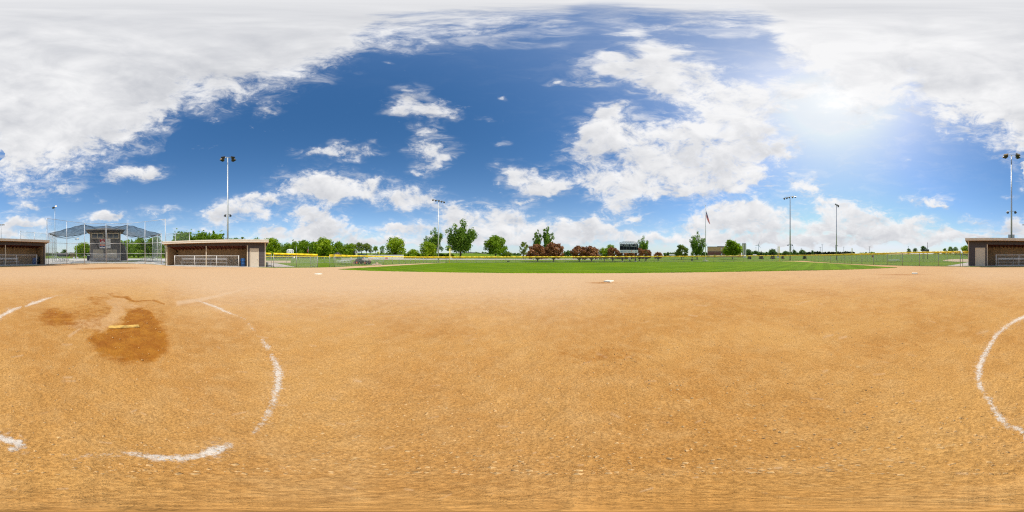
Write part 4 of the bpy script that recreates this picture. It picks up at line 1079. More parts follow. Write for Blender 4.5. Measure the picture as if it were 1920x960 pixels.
# ------------------------------------------------------------------ light poles
def flood(parent, c, yaw, tilt, s=1.0, lens=True):
    """one floodlight: flared housing and amber lens, facing yaw and tilted down"""
    m = Matrix.Rotation(yaw, 3, 'Z') @ Matrix.Rotation(-tilt, 3, 'X')
    q = [Vector(v) * s for v in ((-.18, .28, -.14), (.18, .28, -.14), (.36, -.28, -.26), (-.36, -.28, -.26), (-.18, .28, .14), (.18, .28, .14), (.36, -.28, .26), (-.36, -.28, .26))]
    c = Vector(c)
    mb = MB().hexa([m @ p + c for p in q]); o = mb.build('floodlight', M['dark_metal'], parent)
    q = [Vector(v) * s for v in ((-.31, -.285, -.21), (.31, -.285, -.21), (.31, -.285, .21), (-.31, -.285, .21))]
    if lens: MB().add([m @ p + c for p in q], [(0, 1, 2, 3)]).build('lens', M['lens'], o)
    return o
def light_pole(x, d, ytop, label, lamps, low=None, boxes=None, r=.17, base_z=None, bar=None, mname='galv_light'):
    b = T(x, d); zt = Zat(ytop, d)
    t = thing('light_pole', label, 'light pole', tuple(b), 'field light poles')
    MB().tube(b, Vector((b.x, b.y, zt)), r, r * .5, 12).build('pole', M[mname], t)
    ra = -az(x); ux = Vector((math.cos(ra), math.sin(ra), 0)); vy = Vector((-math.sin(ra), math.cos(ra), 0))    # ux: rightwards, vy: away
    C = Vector((b.x, b.y, zt))
    if bar:
        a0 = bar
        MB().tube(C + ux * a0[0] + Vector((0, 0, a0[2])) + vy * a0[1], C + ux * a0[3] + Vector((0, 0, a0[5])) + vy * a0[4], .07, n=8).build('crossarm', M['galv'], t)
    for (u, v, w, yaw, tilt, s) in lamps: flood(t, C + ux * u + vy * v + Vector((0, 0, w)), ra + yaw, tilt, s)
    if low:
        zl = Zat(low[0], d); P = Vector((b.x, b.y, zl))
        MB().tube(P - ux * low[1], P + ux * low[1], .05, n=6).build('crossarm', M['galv'], t)
        for sx in (-1, 1): flood(t, P + ux * sx * low[1] * .8 - Vector((0, 0, .32)), ra + sx * .9 + low[2], .7, low[3], False)
    for (u, y0, y1, w_) in boxes or []:
        z0, z1 = Zat(y1, d), Zat(y0, d)
        m = Matrix.Rotation(ra, 3, 'Z')
        MB().box(Vector((b.x, b.y, (z0 + z1) / 2)) + ux * u - vy * .05, (w_, .35, z1 - z0), m).build('control_box', M['galv'], t)
    return t
# above the sunny dugout
light_pole(427, 31.5, 296.0, 'tall light pole rising behind the sunlit dugout', [(-1.0, .5, -.25, -.5, .5, 1.25), (1.05, .5, -.3, .5, .5, 1.25), (-.85, -.55, -.35, -.3, .9, 1.1), (.95, -.55, -.35, .3, .9, 1.1)], (402, .62, 0, .62), [(-.35, 446, 452, .3)], .19, bar=(-1.3, 0, .12, 1.3, 0, .12))
light_pole(822, 37.5, 377.0, 'light pole at the outfield corner beside two cottonwoods', [(-1.25, 0, .22, -.2, .9, .62), (-.6, 0, .08, -.1, .9, .62), (.12, 0, .0, 0, .9, .62), (.68, 0, -.2, .1, .9, .62), (1.3, 0, -.35, .2, .9, .62)], (463.2, .5, 0, .4), [(-.14, 464.5, 473.5, .22)], .16, bar=(-1.35, .1, .42, 1.4, .1, -.15))
light_pole(1481.5, 56, 371.2, 'tall light pole at the outfield corner past the flagpole', [(-1.95, 0, -.35, -.2, .9, .95), (-1.1, 0, -.15, -.1, .9, .95), (-.3, 0, .15, 0, .9, .95), (.8, 0, .2, .1, .9, .95), (1.75, 0, .4, .2, .9, .95)], (458.5, .9, 0, .62), [(.22, 457, 469.5, .35)], .24, bar=(-2.1, .1, .05, 2.0, .1, .9), mname='galv')
light_pole(1568.4, 70, 384.5, 'tall slender light pole rising behind the foul line fence', [(-.3, .4, .4, -1.4, .5, 1.1), (.25, -.1, -.1, 1.4, .5, 1.1), (.8, .3, -.3, 1.5, .5, 1.1), (.7, -.4, -.9, 1.5, .5, 1.0)], None, [(-.25, 459, 470.5, .4), (.35, 460.2, 461.2, .7)], .22, bar=(-.6, 0, .6, .9, 0, -.4), mname='galv')
light_pole(1896.6, 33, 291.5, 'tall light pole rising behind the shaded dugout', [(-1.25, .55, -.05, -.9, .45, 1.35), (1.25, .55, -.15, .9, .45, 1.35), (-1.0, -.75, -.6, -.35, .42, 1.3), (1.15, -.75, -.5, .55, .42, 1.3)], (396, .95, 0, .75), [(-.42, 440, 447, .52), (.35, 440, 447, .52)], .2, bar=(-1.2, 0, .15, 1.2, 0, .15), mname='galv')
light_pole(103, 75, 387.5, 'distant thin light pole standing behind the backstop', [(-.9, 0, -.7, .6, .4, 1.3), (-.5, 0, -.5, .6, .4, 1.2), (.5, 0, .1, -.6, .4, .8)], None, None, .19, bar=(-.9, 0, -.4, .6, 0, .1))
light_pole(2.2, 110, 421.0, 'far light pole showing above the shaded dugout roof', [(-1.4, 0, -.3, 0, .9, 1.2), (-.3, 0, -.3, 0, .9, 1.2), (1.0, 0, -.3, 0, .9, 1.2), (1.9, 0, -.3, 0, .9, 1.2)], None, None, .22, bar=(-1.9, 0, .0, 2.2, 0, 0), mname='galv')
light_pole(143.2, 58, 448.5, 'short twin light post on the plaza between backstop posts', [(.6, 0, .05, -.4, .6, .7), (-.2, 0, .0, .4, .6, .6)], None, None, .09, bar=(-.4, 0, .05, .8, 0, .2))
light_pole(1739.3, 75, 455.2, 'short dark pole beside the small black scoreboard', [(0, 0, -.1, 0, .8, .5)], None, None, .17, mname='dark_metal')
# ------------------------------------------------------------------ trees
def leaf_mat(name, a, b, c, trans=.45):
    m, N, P, O = new_mat(name)
    tint = N.attr('tint')
    col = N.mix(N.rng(tint, 0, .55), a, b); col = N.mix(N.rng(tint, .55, 1.0), col, c)
    N.put(P.inputs['Base Color'], col); P.inputs['Roughness'].default_value = .55; P.inputs['Specular IOR Level'].default_value = .25
    tr = N.n('ShaderNodeBsdfTranslucent'); N.put(tr.inputs['Color'], N.mix(1.0, col, (1.1, 1.25, .6), 'MULTIPLY'))
    mx = N.n('ShaderNodeMixShader'); mx.inputs[0].default_value = trans
    N.put(mx.inputs[1], P.outputs[0]); N.put(mx.inputs[2], tr.outputs[0]); N.put(O.inputs['Surface'], mx.outputs[0])
    return m
LM = {
 'dark':  leaf_mat('cottonwood leaves', (.095,.175,.020), (.175,.285,.028), (.28,.40,.05)),
 'mid':   leaf_mat('broad leaves', (.105,.185,.008), (.195,.305,.010), (.30,.41,.02)),
 'lime':  leaf_mat('lime green leaves', (.155,.240,.008), (.28,.385,.010), (.42,.50,.02)),
 'olive': leaf_mat('olive green leaves', (.13,.175,.018), (.21,.265,.03), (.30,.34,.055)),
 'russet': leaf_mat('russet leaves', (.22,.085,.036), (.38,.165,.070), (.52,.26,.125), .25),
 'needle': leaf_mat('dark needles', (.022,.034,.014), (.042,.055,.022), (.075,.08,.035), .15),
 'far':   leaf_mat('far leaves', (.085,.15,.04), (.125,.205,.05), (.18,.26,.075)),
 'lilac': leaf_mat('lilac blossom and leaf', (.05,.08,.03), (.20,.17,.20), (.36,.31,.38), .2),
}
def crown_mesh(name, lobes, n, size, material, parent, rs, shell=.55, flat=.0):
    """leaf clumps spread through the lobes' volumes, tilted every way"""
    L = np.array([l[:3] for l in lobes]); Rr = np.array([l[3:6] for l in lobes])
    w = Rr.prod(1) ** .72; w /= w.sum()
    k = rs.choice(len(lobes), n, p=w)
    d = rs.normal(size=(n, 3)); d /= np.linalg.norm(d, axis=1)[:, None]
    rad = (shell + (1 - shell) * rs.random(n)) * (1 + .16 * rs.normal(size=n))
    C = L[k] + d * Rr[k] * rad[:, None]
    t = rs.normal(size=(n, 3)) * .8 + d * .7 + np.array([0, 0, .5]); t /= np.linalg.norm(t, axis=1)[:, None]
    a = np.cross(t, rs.normal(size=(n, 3))); a /= np.linalg.norm(a, axis=1)[:, None]; b = np.cross(t, a)
    s = size * rs.uniform(.55, 1.35, n)[:, None]
    asp = rs.uniform(.55, 1.0, n)[:, None]
    V = np.stack([C - a * s, C + b * s * asp + t * s * .2, C + a * s, C - b * s * asp - t * s * .15], 1).reshape(-1, 3)
    lt = rs.random(len(lobes)); tint = np.clip(.55 * rs.random(n) + .45 * lt[k] , 0, 1)
    return np_mesh(name, V, np.arange(4 * n).reshape(-1, 4), material, parent, smooth=False, attrs={'tint': np.repeat(tint, 4)})
def limb_mesh(limbs, material, parent):
    mb = MB()
    for p0, p1, r0, r1 in limbs:
        p0, p1 = Vector(p0), Vector(p1); m = p0.lerp(p1, .5) + Vector((random.uniform(-.05, .05), random.uniform(-.05, .05), .04)) * (p1 - p0).length
        mb.tube(p0, m, r0, (r0 + r1) / 2, 7, False); mb.tube(m, p1, (r0 + r1) / 2, r1, 7, False)
    return mb.build('trunk', material, parent, True)

def tree(name, label, kind, x, d, ytop, wpx, leaf, cat='tree', group=None, n=1500, low=.22, seed=None, trunk_r=None, bark='bark', z=None, leafk=1.0, gap=1.0):
    rs = np.random.default_rng(abs(hash((round(x * 10), round(ytop * 10)))) % 99991 if seed is None else seed)
    random.seed(int(x * 7))
    b = T(x, d) if z is None else at(x, d, z)
    Ht = Zat(ytop, d) - b.z; W = wpx * K * d
    t = thing(name, label, cat, tuple(b), group)
    hw = W / 2; lob = []; limbs = []
    tr = trunk_r or max(.08, Ht * .024)
    if kind == 'round':
        zc0 = Ht * low; nl = int(20 + 8 * gap)
        fork = (rs.normal() * .02 * W, 0, zc0 * .85)
        limbs.append(((0, 0, -.1), fork, tr, tr * .75))
        for i in range(nl):
            u = (i + .5) / nl; ph = i * 2.39996 + rs.random() * .5
            zz = zc0 + (Ht - zc0) * (.10 + .80 * u)
            prof = math.sin(math.pi * min(1, .22 + .74 * u)) ** .62
            rr = hw * prof * rs.uniform(.25, .90) if i % 3 else hw * prof * rs.uniform(.7, .95)
            sr = (hw * (.34 if leaf != 'olive' else .27)) * rs.uniform(.5, 1.35)
            c = (rr * math.cos(ph), rr * math.sin(ph), zz)
            lob.append((*c, sr, sr, sr * rs.uniform(.65, .9)))
            if i % 2 == 0: limbs.append((fork, c, tr * .38, tr * .08))
        top = max(l[2] + l[5] for l in lob); ext = max(abs(l[0]) + l[3] for l in lob)
        lob = [(l[0] * hw / ext, l[1] * hw / ext, zc0 + (l[2] - zc0) * (Ht - zc0) / (top - zc0), *l[3:]) for l in lob]
    elif kind == 'cotton':
        hw *= 1.12
        zc0 = Ht * low; fork = (0, 0, zc0)
        limbs.append(((0, 0, -.1), fork, tr, tr * .85))
        nb = 9
        for i in range(nb):
            ph = i * 2.39996 + rs.random() * .4; out = rs.uniform(.35, 1.0) if i else .15
            zt = Ht * (1.0 - .34 * out * rs.uniform(.6, 1.2)); tip = Vector((hw * out * math.cos(ph) * .86, hw * out * math.sin(ph) * .86, zt))
            if i == 0: tip.z = Ht
            basep = Vector(fork) * rs.uniform(.85, 1.25)
            limbs.append((tuple(basep), tuple(tip), tr * .42, tr * .05))
            for s_ in np.linspace(.22, 1.0, 6):
                p = basep.lerp(tip, s_); p += Vector(rs.normal(size=3) * hw * .07)
                r_ = hw * rs.uniform(.16, .26) * (1.12 - .5 * abs(s_ - .55) * 2 * .8)
                lob.append((p.x, p.y, p.z - r_ * .9, r_, r_, r_ * 1.45))
        for i in range(6):
            ph = rs.random() * 6.28; o_ = hw * rs.uniform(.3, .75); lob.append((o_ * math.cos(ph), o_ * math.sin(ph), zc0 + Ht * rs.uniform(.03, .2), hw * .18, hw * .18, hw * .16))
    elif kind == 'fan':          # low spreading ornamental
        zc0 = Ht * low; fork = (0, 0, zc0 * .55)
        limbs.append(((0, 0, -.1), fork, tr * 1.2, tr))
        for i in range(26):
            ph = i * 2.39996 + rs.random() * .5; u = (i + .5) / 26
            zz = zc0 + (Ht - zc0) * (.05 + .88 * u); prof = (1 - (abs(u - .35) / .72) ** 2.2) ** .5 if abs(u - .35) < .7 else .2
            rr = hw * prof * rs.uniform(.45, .85); sr = hw * .27 * rs.uniform(.7, 1.2)
            c = (rr * math.cos(ph), rr * math.sin(ph), zz); lob.append((*c, sr, sr, sr * .75))
            if i % 3 == 0: limbs.append((fork, c, tr * .5, tr * .1))
        for sx in (-1, -.4, .5, 1): limbs.append((fork, (hw * .45 * sx, rs.uniform(-.3, .3) * hw, zc0 * 1.25), tr * .65, tr * .3))
        top = max(l[2] + l[5] for l in lob)
        lob = [(l[0], l[1], zc0 + (l[2] - zc0) * (Ht - zc0) / (top - zc0), *l[3:]) for l in lob]
    elif kind == 'cone':
        limbs.append(((0, 0, -.1), (0, 0, Ht * .9), tr, .02))
        for i in range(16):
            u = i / 15; zz = Ht * (low * .6 + (1 - low * .6) * u * .94); rr = hw * (1 - u) ** .85
            for q in range(3):
                ph = i * 1.9 + q * 2.09; lob.append((rr * .55 * math.cos(ph), rr * .55 * math.sin(ph), zz, rr * .5 + .05, rr * .5 + .05, Ht * .055))
    elif kind == 'bush':
        for i in range(14):
            ph = i * 2.4; o_ = hw * .62 * rs.random() ** .5; sr = hw * .36
            lob.append((o_ * math.cos(ph), o_ * math.sin(ph), Ht * rs.uniform(.25, .62), sr, sr, Ht * .32))
        limbs.append(((0, 0, -.1), (0, 0, Ht * .5), tr, tr * .4))
    n = int(n * 1.9)
    crown_mesh('crown', lob, n, leafk * max(W, Ht * .6) / 30.0 * (2850 / n) ** .28, LM[leaf], t, rs)
    limb_mesh(limbs, M[bark], t)
    return t

GB = 'park trees behind the backstop and sunny dugout'; GN = 'trees along the road past the next field'; GC = 'russet crab trees beyond the outfield fence'; GF = 'far trees across the plain'
TREES = [
 # behind the backstop
 ('broadleaf_tree','lime green tree standing against the grey press box wall, on its trash bin side','round',156,95,454.5,36,'lime',None,2200,.16),
 ('broadleaf_tree','narrow tree peeping between the press box and the nearest backstop post','round',236,100,449,20,'lime',GB,1100,.1),
 ('broadleaf_tree','large dense tree filling the backstop bay next to the press box stair','round',259,88,444.5,34,'mid',GB,2400,.1),
 ('broadleaf_tree','large dense tree behind the side fence by the sunny dugout','round',288,92,443.5,36,'mid',GB,2400,.1),
 ('broadleaf_tree','tree crown above the end of the sunny dugout roof, behind the high fence rail','round',346,100,434.2,42,'mid',GB,2200,.2),
 ('broadleaf_tree','tree crown above the sunny dugout roof next to the high fence post','round',375,104,434.8,38,'mid',GB,2000,.2),
 ('broadleaf_tree','sloping tree crown above the dugout roof beside the tall light pole','round',406,108,438.5,36,'mid',GB,2000,.2),
 ('broadleaf_tree','low tree top just past the light pole above the dugout roof','round',441,112,445.5,26,'mid',GB,1000,.2),
 ('broadleaf_tree','wispy tree top above the dugout roof over the opening end','round',455,118,444.6,14,'olive',GB,700,.2),
 ('broadleaf_tree','small tree top above the dugout roof over the door','round',480,112,445.5,22,'mid',GB,1000,.2),
 # row past the next field
 ('broadleaf_tree','bright rounded tree emerging from behind the dugout roof corner','round',508,104,445,36,'lime',GN,2200,.10),
 ('broadleaf_tree','pointed dark tree between the dugout corner tree and the white scoreboard','cone',529,118,453,17,'mid',GN,1100,.1),
 ('broadleaf_tree','dark low tree directly behind the white arched scoreboard','round',541,120,457,18,'mid',GN,1200,.08),
 ('broadleaf_tree','thin topped tree just past the white arched scoreboard','round',552,118,451.5,18,'mid',GN,1100,.08),
 ('broadleaf_tree','broad dark tree behind the red banner pole','round',568,114,449,28,'mid',GN,1900,.08),
 ('broadleaf_tree','dark tree tucked between the red banner and the big bright tree','round',586,122,452,20,'dark',GN,1300,.08),
 ('broadleaf_tree','biggest bright green tree of the row with a visible dark trunk','round',605,98,445.6,40,'lime',GN,2800,.17),
 ('broadleaf_tree','dark tree behind the grey lilac bush','round',633,120,452,24,'mid',GN,1700,.12),
 ('broadleaf_tree','open tree between the lilac bush and the pink shed','round',650,130,456,18,'mid',GN,900,.25),
 ('broadleaf_tree','yellow green tree near the small dark spruce','round',659,134,455.5,17,'lime',GN,900,.28),
 ('broadleaf_tree','light airy tree above the utility vehicle cab','round',673,136,454,18,'olive',GN,900,.35),
 ('broadleaf_tree','airy flat topped tree with sky showing under it, above the vehicle rear','round',687,140,454.8,17,'olive',GN,800,.38),
 ('broadleaf_tree','thin tree at the thin end of the row past the vehicle','round',694,140,459.5,11,'olive',GN,600,.3),
 ('broadleaf_tree','little two headed tree standing alone before the yellow pole','round',704,150,460.6,11,'mid',GN,500,.45),
 ('broadleaf_tree','small dark tree next to the far yellow pole','round',717,140,460,10,'dark',GN,500,.2),
 ('broadleaf_tree','airy rounded tree with open branches behind the white wall','round',741,108,444,42,'lime',None,1900,.2),
 ('broadleaf_tree','low scrubby tree between the airy tree and the cottonwood pair','round',775,112,466.5,24,'lime',None,900,.12),
 ('broadleaf_tree','yellow green bushy tree in front of the narrower cottonwood','round',802,92,452.5,34,'lime',None,2000,.12),
 ('cottonwood_tree','upright dark cottonwood right behind the outfield corner light pole','cotton',814,104,429,40,'dark',None,3000,.26),
 ('cottonwood_tree','tallest spreading cottonwood near the yellow foul pole by third base','cotton',863,100,414.5,64,'dark',None,5200,.24),
 ('broadleaf_tree','rounded solitary tree standing on open grass past the big cottonwood','round',929,100,440,46,'mid',None,2800,.16),
 ('broadleaf_tree','low light green shrub tree next to the solitary rounded tree','round',952,105,471,19,'olive',None,700,.1),
 ('broadleaf_tree','slim yellow green tree beside the first russet tree','round',982,84,452.6,20,'olive',None,1300,.12),
 ('cottonwood_tree','slim feathery cottonwood rising behind the two largest russet trees, shorter stem','cotton',1008,95,429.5,20,'dark',None,1100,.2),
 ('cottonwood_tree','taller feathery cottonwood rising behind the two largest russet trees','cotton',1025,95,424.6,30,'dark',None,1900,.2),
 # russet row
 ('crab_tree','russet crab tree at the outfield end of its row, beside the slim yellow green tree','fan',1008,43,457.5,42,'russet',GC,2600,.20),
 ('crab_tree','largest russet crab tree, in front of the taller feathery cottonwood','fan',1038,43,454.6,42,'russet',GC,2800,.20),
 ('crab_tree','russet crab tree with a visibly forked trunk, first after the gap in the row','fan',1086,43.5,460.5,36,'russet',GC,2300,.20),
 ('crab_tree','russet crab tree touching the forked one, next to the lime green tree','fan',1109,44,461.5,38,'russet',GC,2300,.20),
 ('crab_tree','russet crab tree beside the large scoreboard face on the lime tree side','fan',1149,45,463.5,26,'russet',GC,1800,.20),
 ('crab_tree','russet crab tree half hidden under the large scoreboard','fan',1167,45.5,469,24,'russet',GC,1500,.24),
 ('crab_tree','russet crab tree seen beneath the scoreboard between its two legs','fan',1181,46,469,24,'russet',GC,1500,.24),
 ('crab_tree','russet crab tree just outside the scoreboard leg, under the poplar','fan',1199,48,464.5,24,'russet',GC,1700,.22),
 ('crab_tree','drooping russet crab tree at the tail of the scoreboard group','fan',1211,49,467.5,24,'russet',GC,1500,.22),
 ('crab_tree','small solitary russet crab tree standing apart past the scoreboard','fan',1234,52,472.3,19,'russet',GC,1300,.28),
 ('broadleaf_tree','lime green tree squeezed into the russet row before the scoreboard','round',1133,46,464,24,'lime',None,1700,.16),
 ('broadleaf_tree','round topped green tree peeking over the russet row before the scoreboard','round',1145,80,458,22,'lime',None,1200,.2),
 ('cottonwood_tree','poplar rising beside the large scoreboard','cotton',1205,82,442.8,28,'dark',None,2000,.26),
 ('broadleaf_tree','dark low tree at the foot of the poplar by the scoreboard','round',1209,84,463.5,16,'mid',None,700,.3),
 ('broadleaf_tree','small yellow green spreading tree on the lawn before the flagpole','round',1278,72,458.5,28,'olive',None,1900,.16),
 ('broadleaf_tree','little lime shrub tree between the spreading tree and the tall poplar','round',1298,88,471.5,9,'lime',None,500,.1),
 ('cottonwood_tree','tall bushy poplar directly beside the flagpole','cotton',1307,70,434.5,33,'dark',None,3200,.14),
 ('broadleaf_tree','bright yellow green tree in front of the brick building','round',1373,78,449.2,41,'lime',None,2600,.17),
 ('shrub','tiny conical shrub in front of the brick building','cone',1340.5,140,474.5,4,'olive',None,300,.05),
 # dark evergreens
 ('spruce_tree','squat dark spruce closest to the silo','cone',1405.6,78,471.6,9,'needle',None,1100,.05),
 ('spruce_tree','dark spruce under the wind turbine','cone',1427.5,82,469.6,11,'needle',None,1200,.05),
 ('spruce_tree','dark spruce just before the yellow foul pole by first base','cone',1449,82,470.6,11,'needle',None,1200,.05),
 ('spruce_tree','thin brownish spruce just behind the yellow foul pole by first base','cone',1467.5,84,473.6,8,'needle',None,700,.05),
 ('spruce_tree','dark reddish spruce past the outfield corner light pole','cone',1508.6,80,471.6,9,'needle',None,900,.05),
 ('spruce_tree','small dark spruce on the hillside next to the pink shed','cone',664.2,125,465.5,7,'needle',None,600,.05),
 ('spruce_tree','short bushy spruce on the hillside above the vehicle','cone',678,128,470.5,7,'needle',None,500,.05),
 ('lilac_bush','grey lilac bush in blossom behind the corner post by third base','bush',632.8,95,470.8,17,'lilac',None,1500,.05),
 # far plain
 ('broadleaf_tree','far tree clump just past the white silo','round',1404,240,466.6,20,'far',GF,900,.02),
 ('broadleaf_tree','far tree between the silo clump and the turbine tower','round',1417,260,469.5,14,'far',GF,700,.02),
 ('broadleaf_tree','far dark pointed tree past the turbine spruce','cone',1436.5,240,470.8,8,'far',GF,500,.02),
 ('broadleaf_tree','far broad tree behind the first base foul pole, nearer the turbine','round',1449,250,466.8,22,'far',GF,1000,.02),
 ('broadleaf_tree','far tree clump between foul pole and corner light pole','round',1473,250,469.9,15,'far',GF,700,.02),
 ('broadleaf_tree','far pointed tree just past the corner light pole','round',1489,240,467.3,12,'far',GF,600,.02),
 ('broadleaf_tree','far feathery tree over the reddish spruce','round',1504,240,467.6,15,'far',GF,700,.05),
 ('broadleaf_tree','far small round tree at the start of the dark hedge line','round',1523.6,220,468.7,7,'far',GF,400,.1),
 ('broadleaf_tree','far dark round tree nearest the long fence gate side, before the black scoreboard','round',1704,190,465.5,11,'far',GF,600,.12),
 ('broadleaf_tree','far sparse see-through tree before the black scoreboard','round',1716,195,464.8,12,'far',GF,260,.2),
 ('broadleaf_tree','far umbrella shaped tree directly behind the black scoreboard','round',1731,185,461,14,'far',GF,600,.4),
 ('broadleaf_tree','green tree past the black scoreboard, smallest of a group of four','round',1771.5,150,464.8,10,'mid',GF,600,.2),
 ('broadleaf_tree','green tree in the group of four, second from the scoreboard','round',1782,150,462,13,'mid',GF,800,.2),
 ('broadleaf_tree','green tree in the group of four, third from the scoreboard','round',1791.5,150,462.3,11,'mid',GF,700,.2),
 ('broadleaf_tree','lime tree peeking out from behind the shaded dugout roof corner','round',1811,140,459.5,24,'lime',GF,1300,.1),
 ('broadleaf_tree','rounded far tree seen low through the backstop beside a far house','round',121,200,467,13,'far',GF,700,.05),
]
for nm, lb, kd, x, d, yt, w_, lf, gp, n, lo in TREES:
    if gp in (GN, GB): w_ *= 1.14
    tree(nm, lb, kd, x, d, yt, w_, lf, 'bush' if nm == 'lilac_bush' else ('shrub' if nm == 'shrub' else 'tree'), gp, n, lo, bark='bark_dark' if nm == 'crab_tree' else 'bark',
         trunk_r=.15 if nm == 'crab_tree' else None)

# far woods that read as one mass
def far_wood(name, label, spans, leaf, n, seed):
    rs = np.random.default_rng(seed); Vs = []
    lob = []
    for (x0, x1, d, yb, yt0, yt1) in spans:
        k = max(3, int((x1 - x0) / 2.2))
        for i in range(k):
            x = x0 + (x1 - x0) * (i + rs.random()) / k; dd = d * rs.uniform(.96, 1.06); yt = yt0 + (yt1 - yt0) * rs.random()
            b = T(x, dd); ht = max(1.0, Zat(yt, dd) - b.z); r_ = 2.6 * K * d * rs.uniform(.5, 1.1)
            lob.append((b.x, b.y, b.z + ht * .5, r_, r_, ht * .52))
    o = crown_mesh(name, lob, n, 1.1 * spans[0][2] / 250 * 1.6, LM[leaf], None, rs)
    tag(o, label, 'woods', kind='stuff')
far_wood('treeline', 'far line of woods along the horizon', [(1246,1272,420,0,472.5,475.5),(1310,1325,420,0,470,474),(945,975,420,0,474.5,476.5),(1055,1075,300,0,470,475),(1395,1520,420,0,472.5,475.5),(100,150,330,0,473.5,475.5),(60,100,330,0,474,476),(228,312,330,0,472,476),(880,930,430,0,472.5,475.5),(1640,1660,420,0,475.5,477),(1610,1640,420,0,473,476.5),(1750,1815,380,0,474,476)], 'far', 6500, 3)
far_wood('hedgerow', 'long dark hedgerow on the plain past the corner light pole', [(1512,1600,300,0,472.4,473.4)], 'needle', 2600, 4)
far_wood('woodland', 'dense green woodland filling in behind the tree rows', [(498,570,135,0,452,462),(570,640,138,0,452,460),(640,662,140,0,459,464),(228,312,125,0,446,456),(326,420,118,0,433.5,440)], 'mid', 9000, 12)
far_wood('undergrowth', 'green undergrowth below the tree row past the next field', [(500,660,124,0,465,472),(700,760,118,0,473,477),(760,850,112,0,474,477.5)], 'mid', 6000, 8)
# ------------------------------------------------------------------ bases and the pitching rubber
def base(x, y, rot, label, s=.40):
    p = G(x, y); t = MB()
    h = .07; b = s / 2; c = .02
    prof = [(b, 0), (b, h - c), (b - c, h), ]
    vs = []; 
    for r_, z in prof: vs += [(-r_, -r_, z), (r_, -r_, z), (r_, r_, z), (-r_, r_, z)]
    fs = [(8, 9, 10, 11)]
    for j in range(2):
        for i in range(4): fs.append((j * 4 + i, j * 4 + (i + 1) % 4, (j + 1) * 4 + (i + 1) % 4, (j + 1) * 4 + i))
    o = t.add(vs, fs).build('base', M['base_white']); o.location = (p.x, p.y, .0); o.rotation_euler = (0, 0, rot)
    tag(o, label, 'base', 'bases of the diamond')
base(1141.5, 528.2, R(28), 'off white base on the dirt nearest the outfield grass, in line with the scoreboard', .44)
base(597, 514.4, R(20), 'off white base on the dirt near the chain link corner post', .46)
base(1715, 513.2, R(36), 'off white base on the dirt in front of the long yellow topped fence', .48)
def rubber():
    A, B = G(203.5, 613.8), G(261, 611.6); d = B - A
    mb = MB(); m = Matrix.Rotation(math.atan2(d.y, d.x), 3, 'Z')
    mb.box((0, 0, 0), (d.length, .13, .03), m)
    o = mb.build('pitching_rubber', M['rubber']); o.location = ((A.x + B.x) / 2, (A.y + B.y) / 2, .006)
    bv = o.modifiers.new('bevel', 'BEVEL'); bv.width = .012; bv.segments = 2
    tag(o, 'worn pitching rubber stained yellow on the damp dirt patch', 'pitching rubber')
rubber()

# ------------------------------------------------------------------ flagpole and flag
def flag_mat():
    m, N, P, O = new_mat('flag cloth')
    sep = N.n('ShaderNodeSeparateXYZ'); N.put(sep.inputs[0], N.coord('UV')); u, v = sep.outputs[0], sep.outputs[1]
    st = N.m('MODULO', N.m('FLOOR', N.m('MULTIPLY', v, 13.0)), 2.0)
    col = N.mix(st, (.80, .010, .030), (.80, .74, .74))
    can = N.m('MULTIPLY', N.m('LESS_THAN', u, .40), N.m('GREATER_THAN', v, 6 / 13))
    uu = N.m('FRACT', N.m('MULTIPLY', u, 6 / .4)); vv = N.m('FRACT', N.m('MULTIPLY', N.m('SUBTRACT', v, 6 / 13), 5 / (7 / 13)))
    dd = N.m('ADD', N.m('POWER', N.m('SUBTRACT', uu, .5), 2.0), N.m('POWER', N.m('SUBTRACT', vv, .5), 2.0))
    cc = N.mix(N.m('LESS_THAN', dd, .05), (.025, .03, .14), (.78, .78, .80))
    N.put(P.inputs['Base Color'], N.mix(can, col, cc)); P.inputs['Roughness'].default_value = .8
    tr = N.n('ShaderNodeBsdfTranslucent'); N.put(tr.inputs[0], N.mix(can, col, cc)); mx = N.n('ShaderNodeMixShader'); mx.inputs[0].default_value = .3
    N.put(mx.inputs[1], P.outputs[0]); N.put(mx.inputs[2], tr.outputs[0]); N.put(O.inputs['Surface'], mx.outputs[0])
    return m
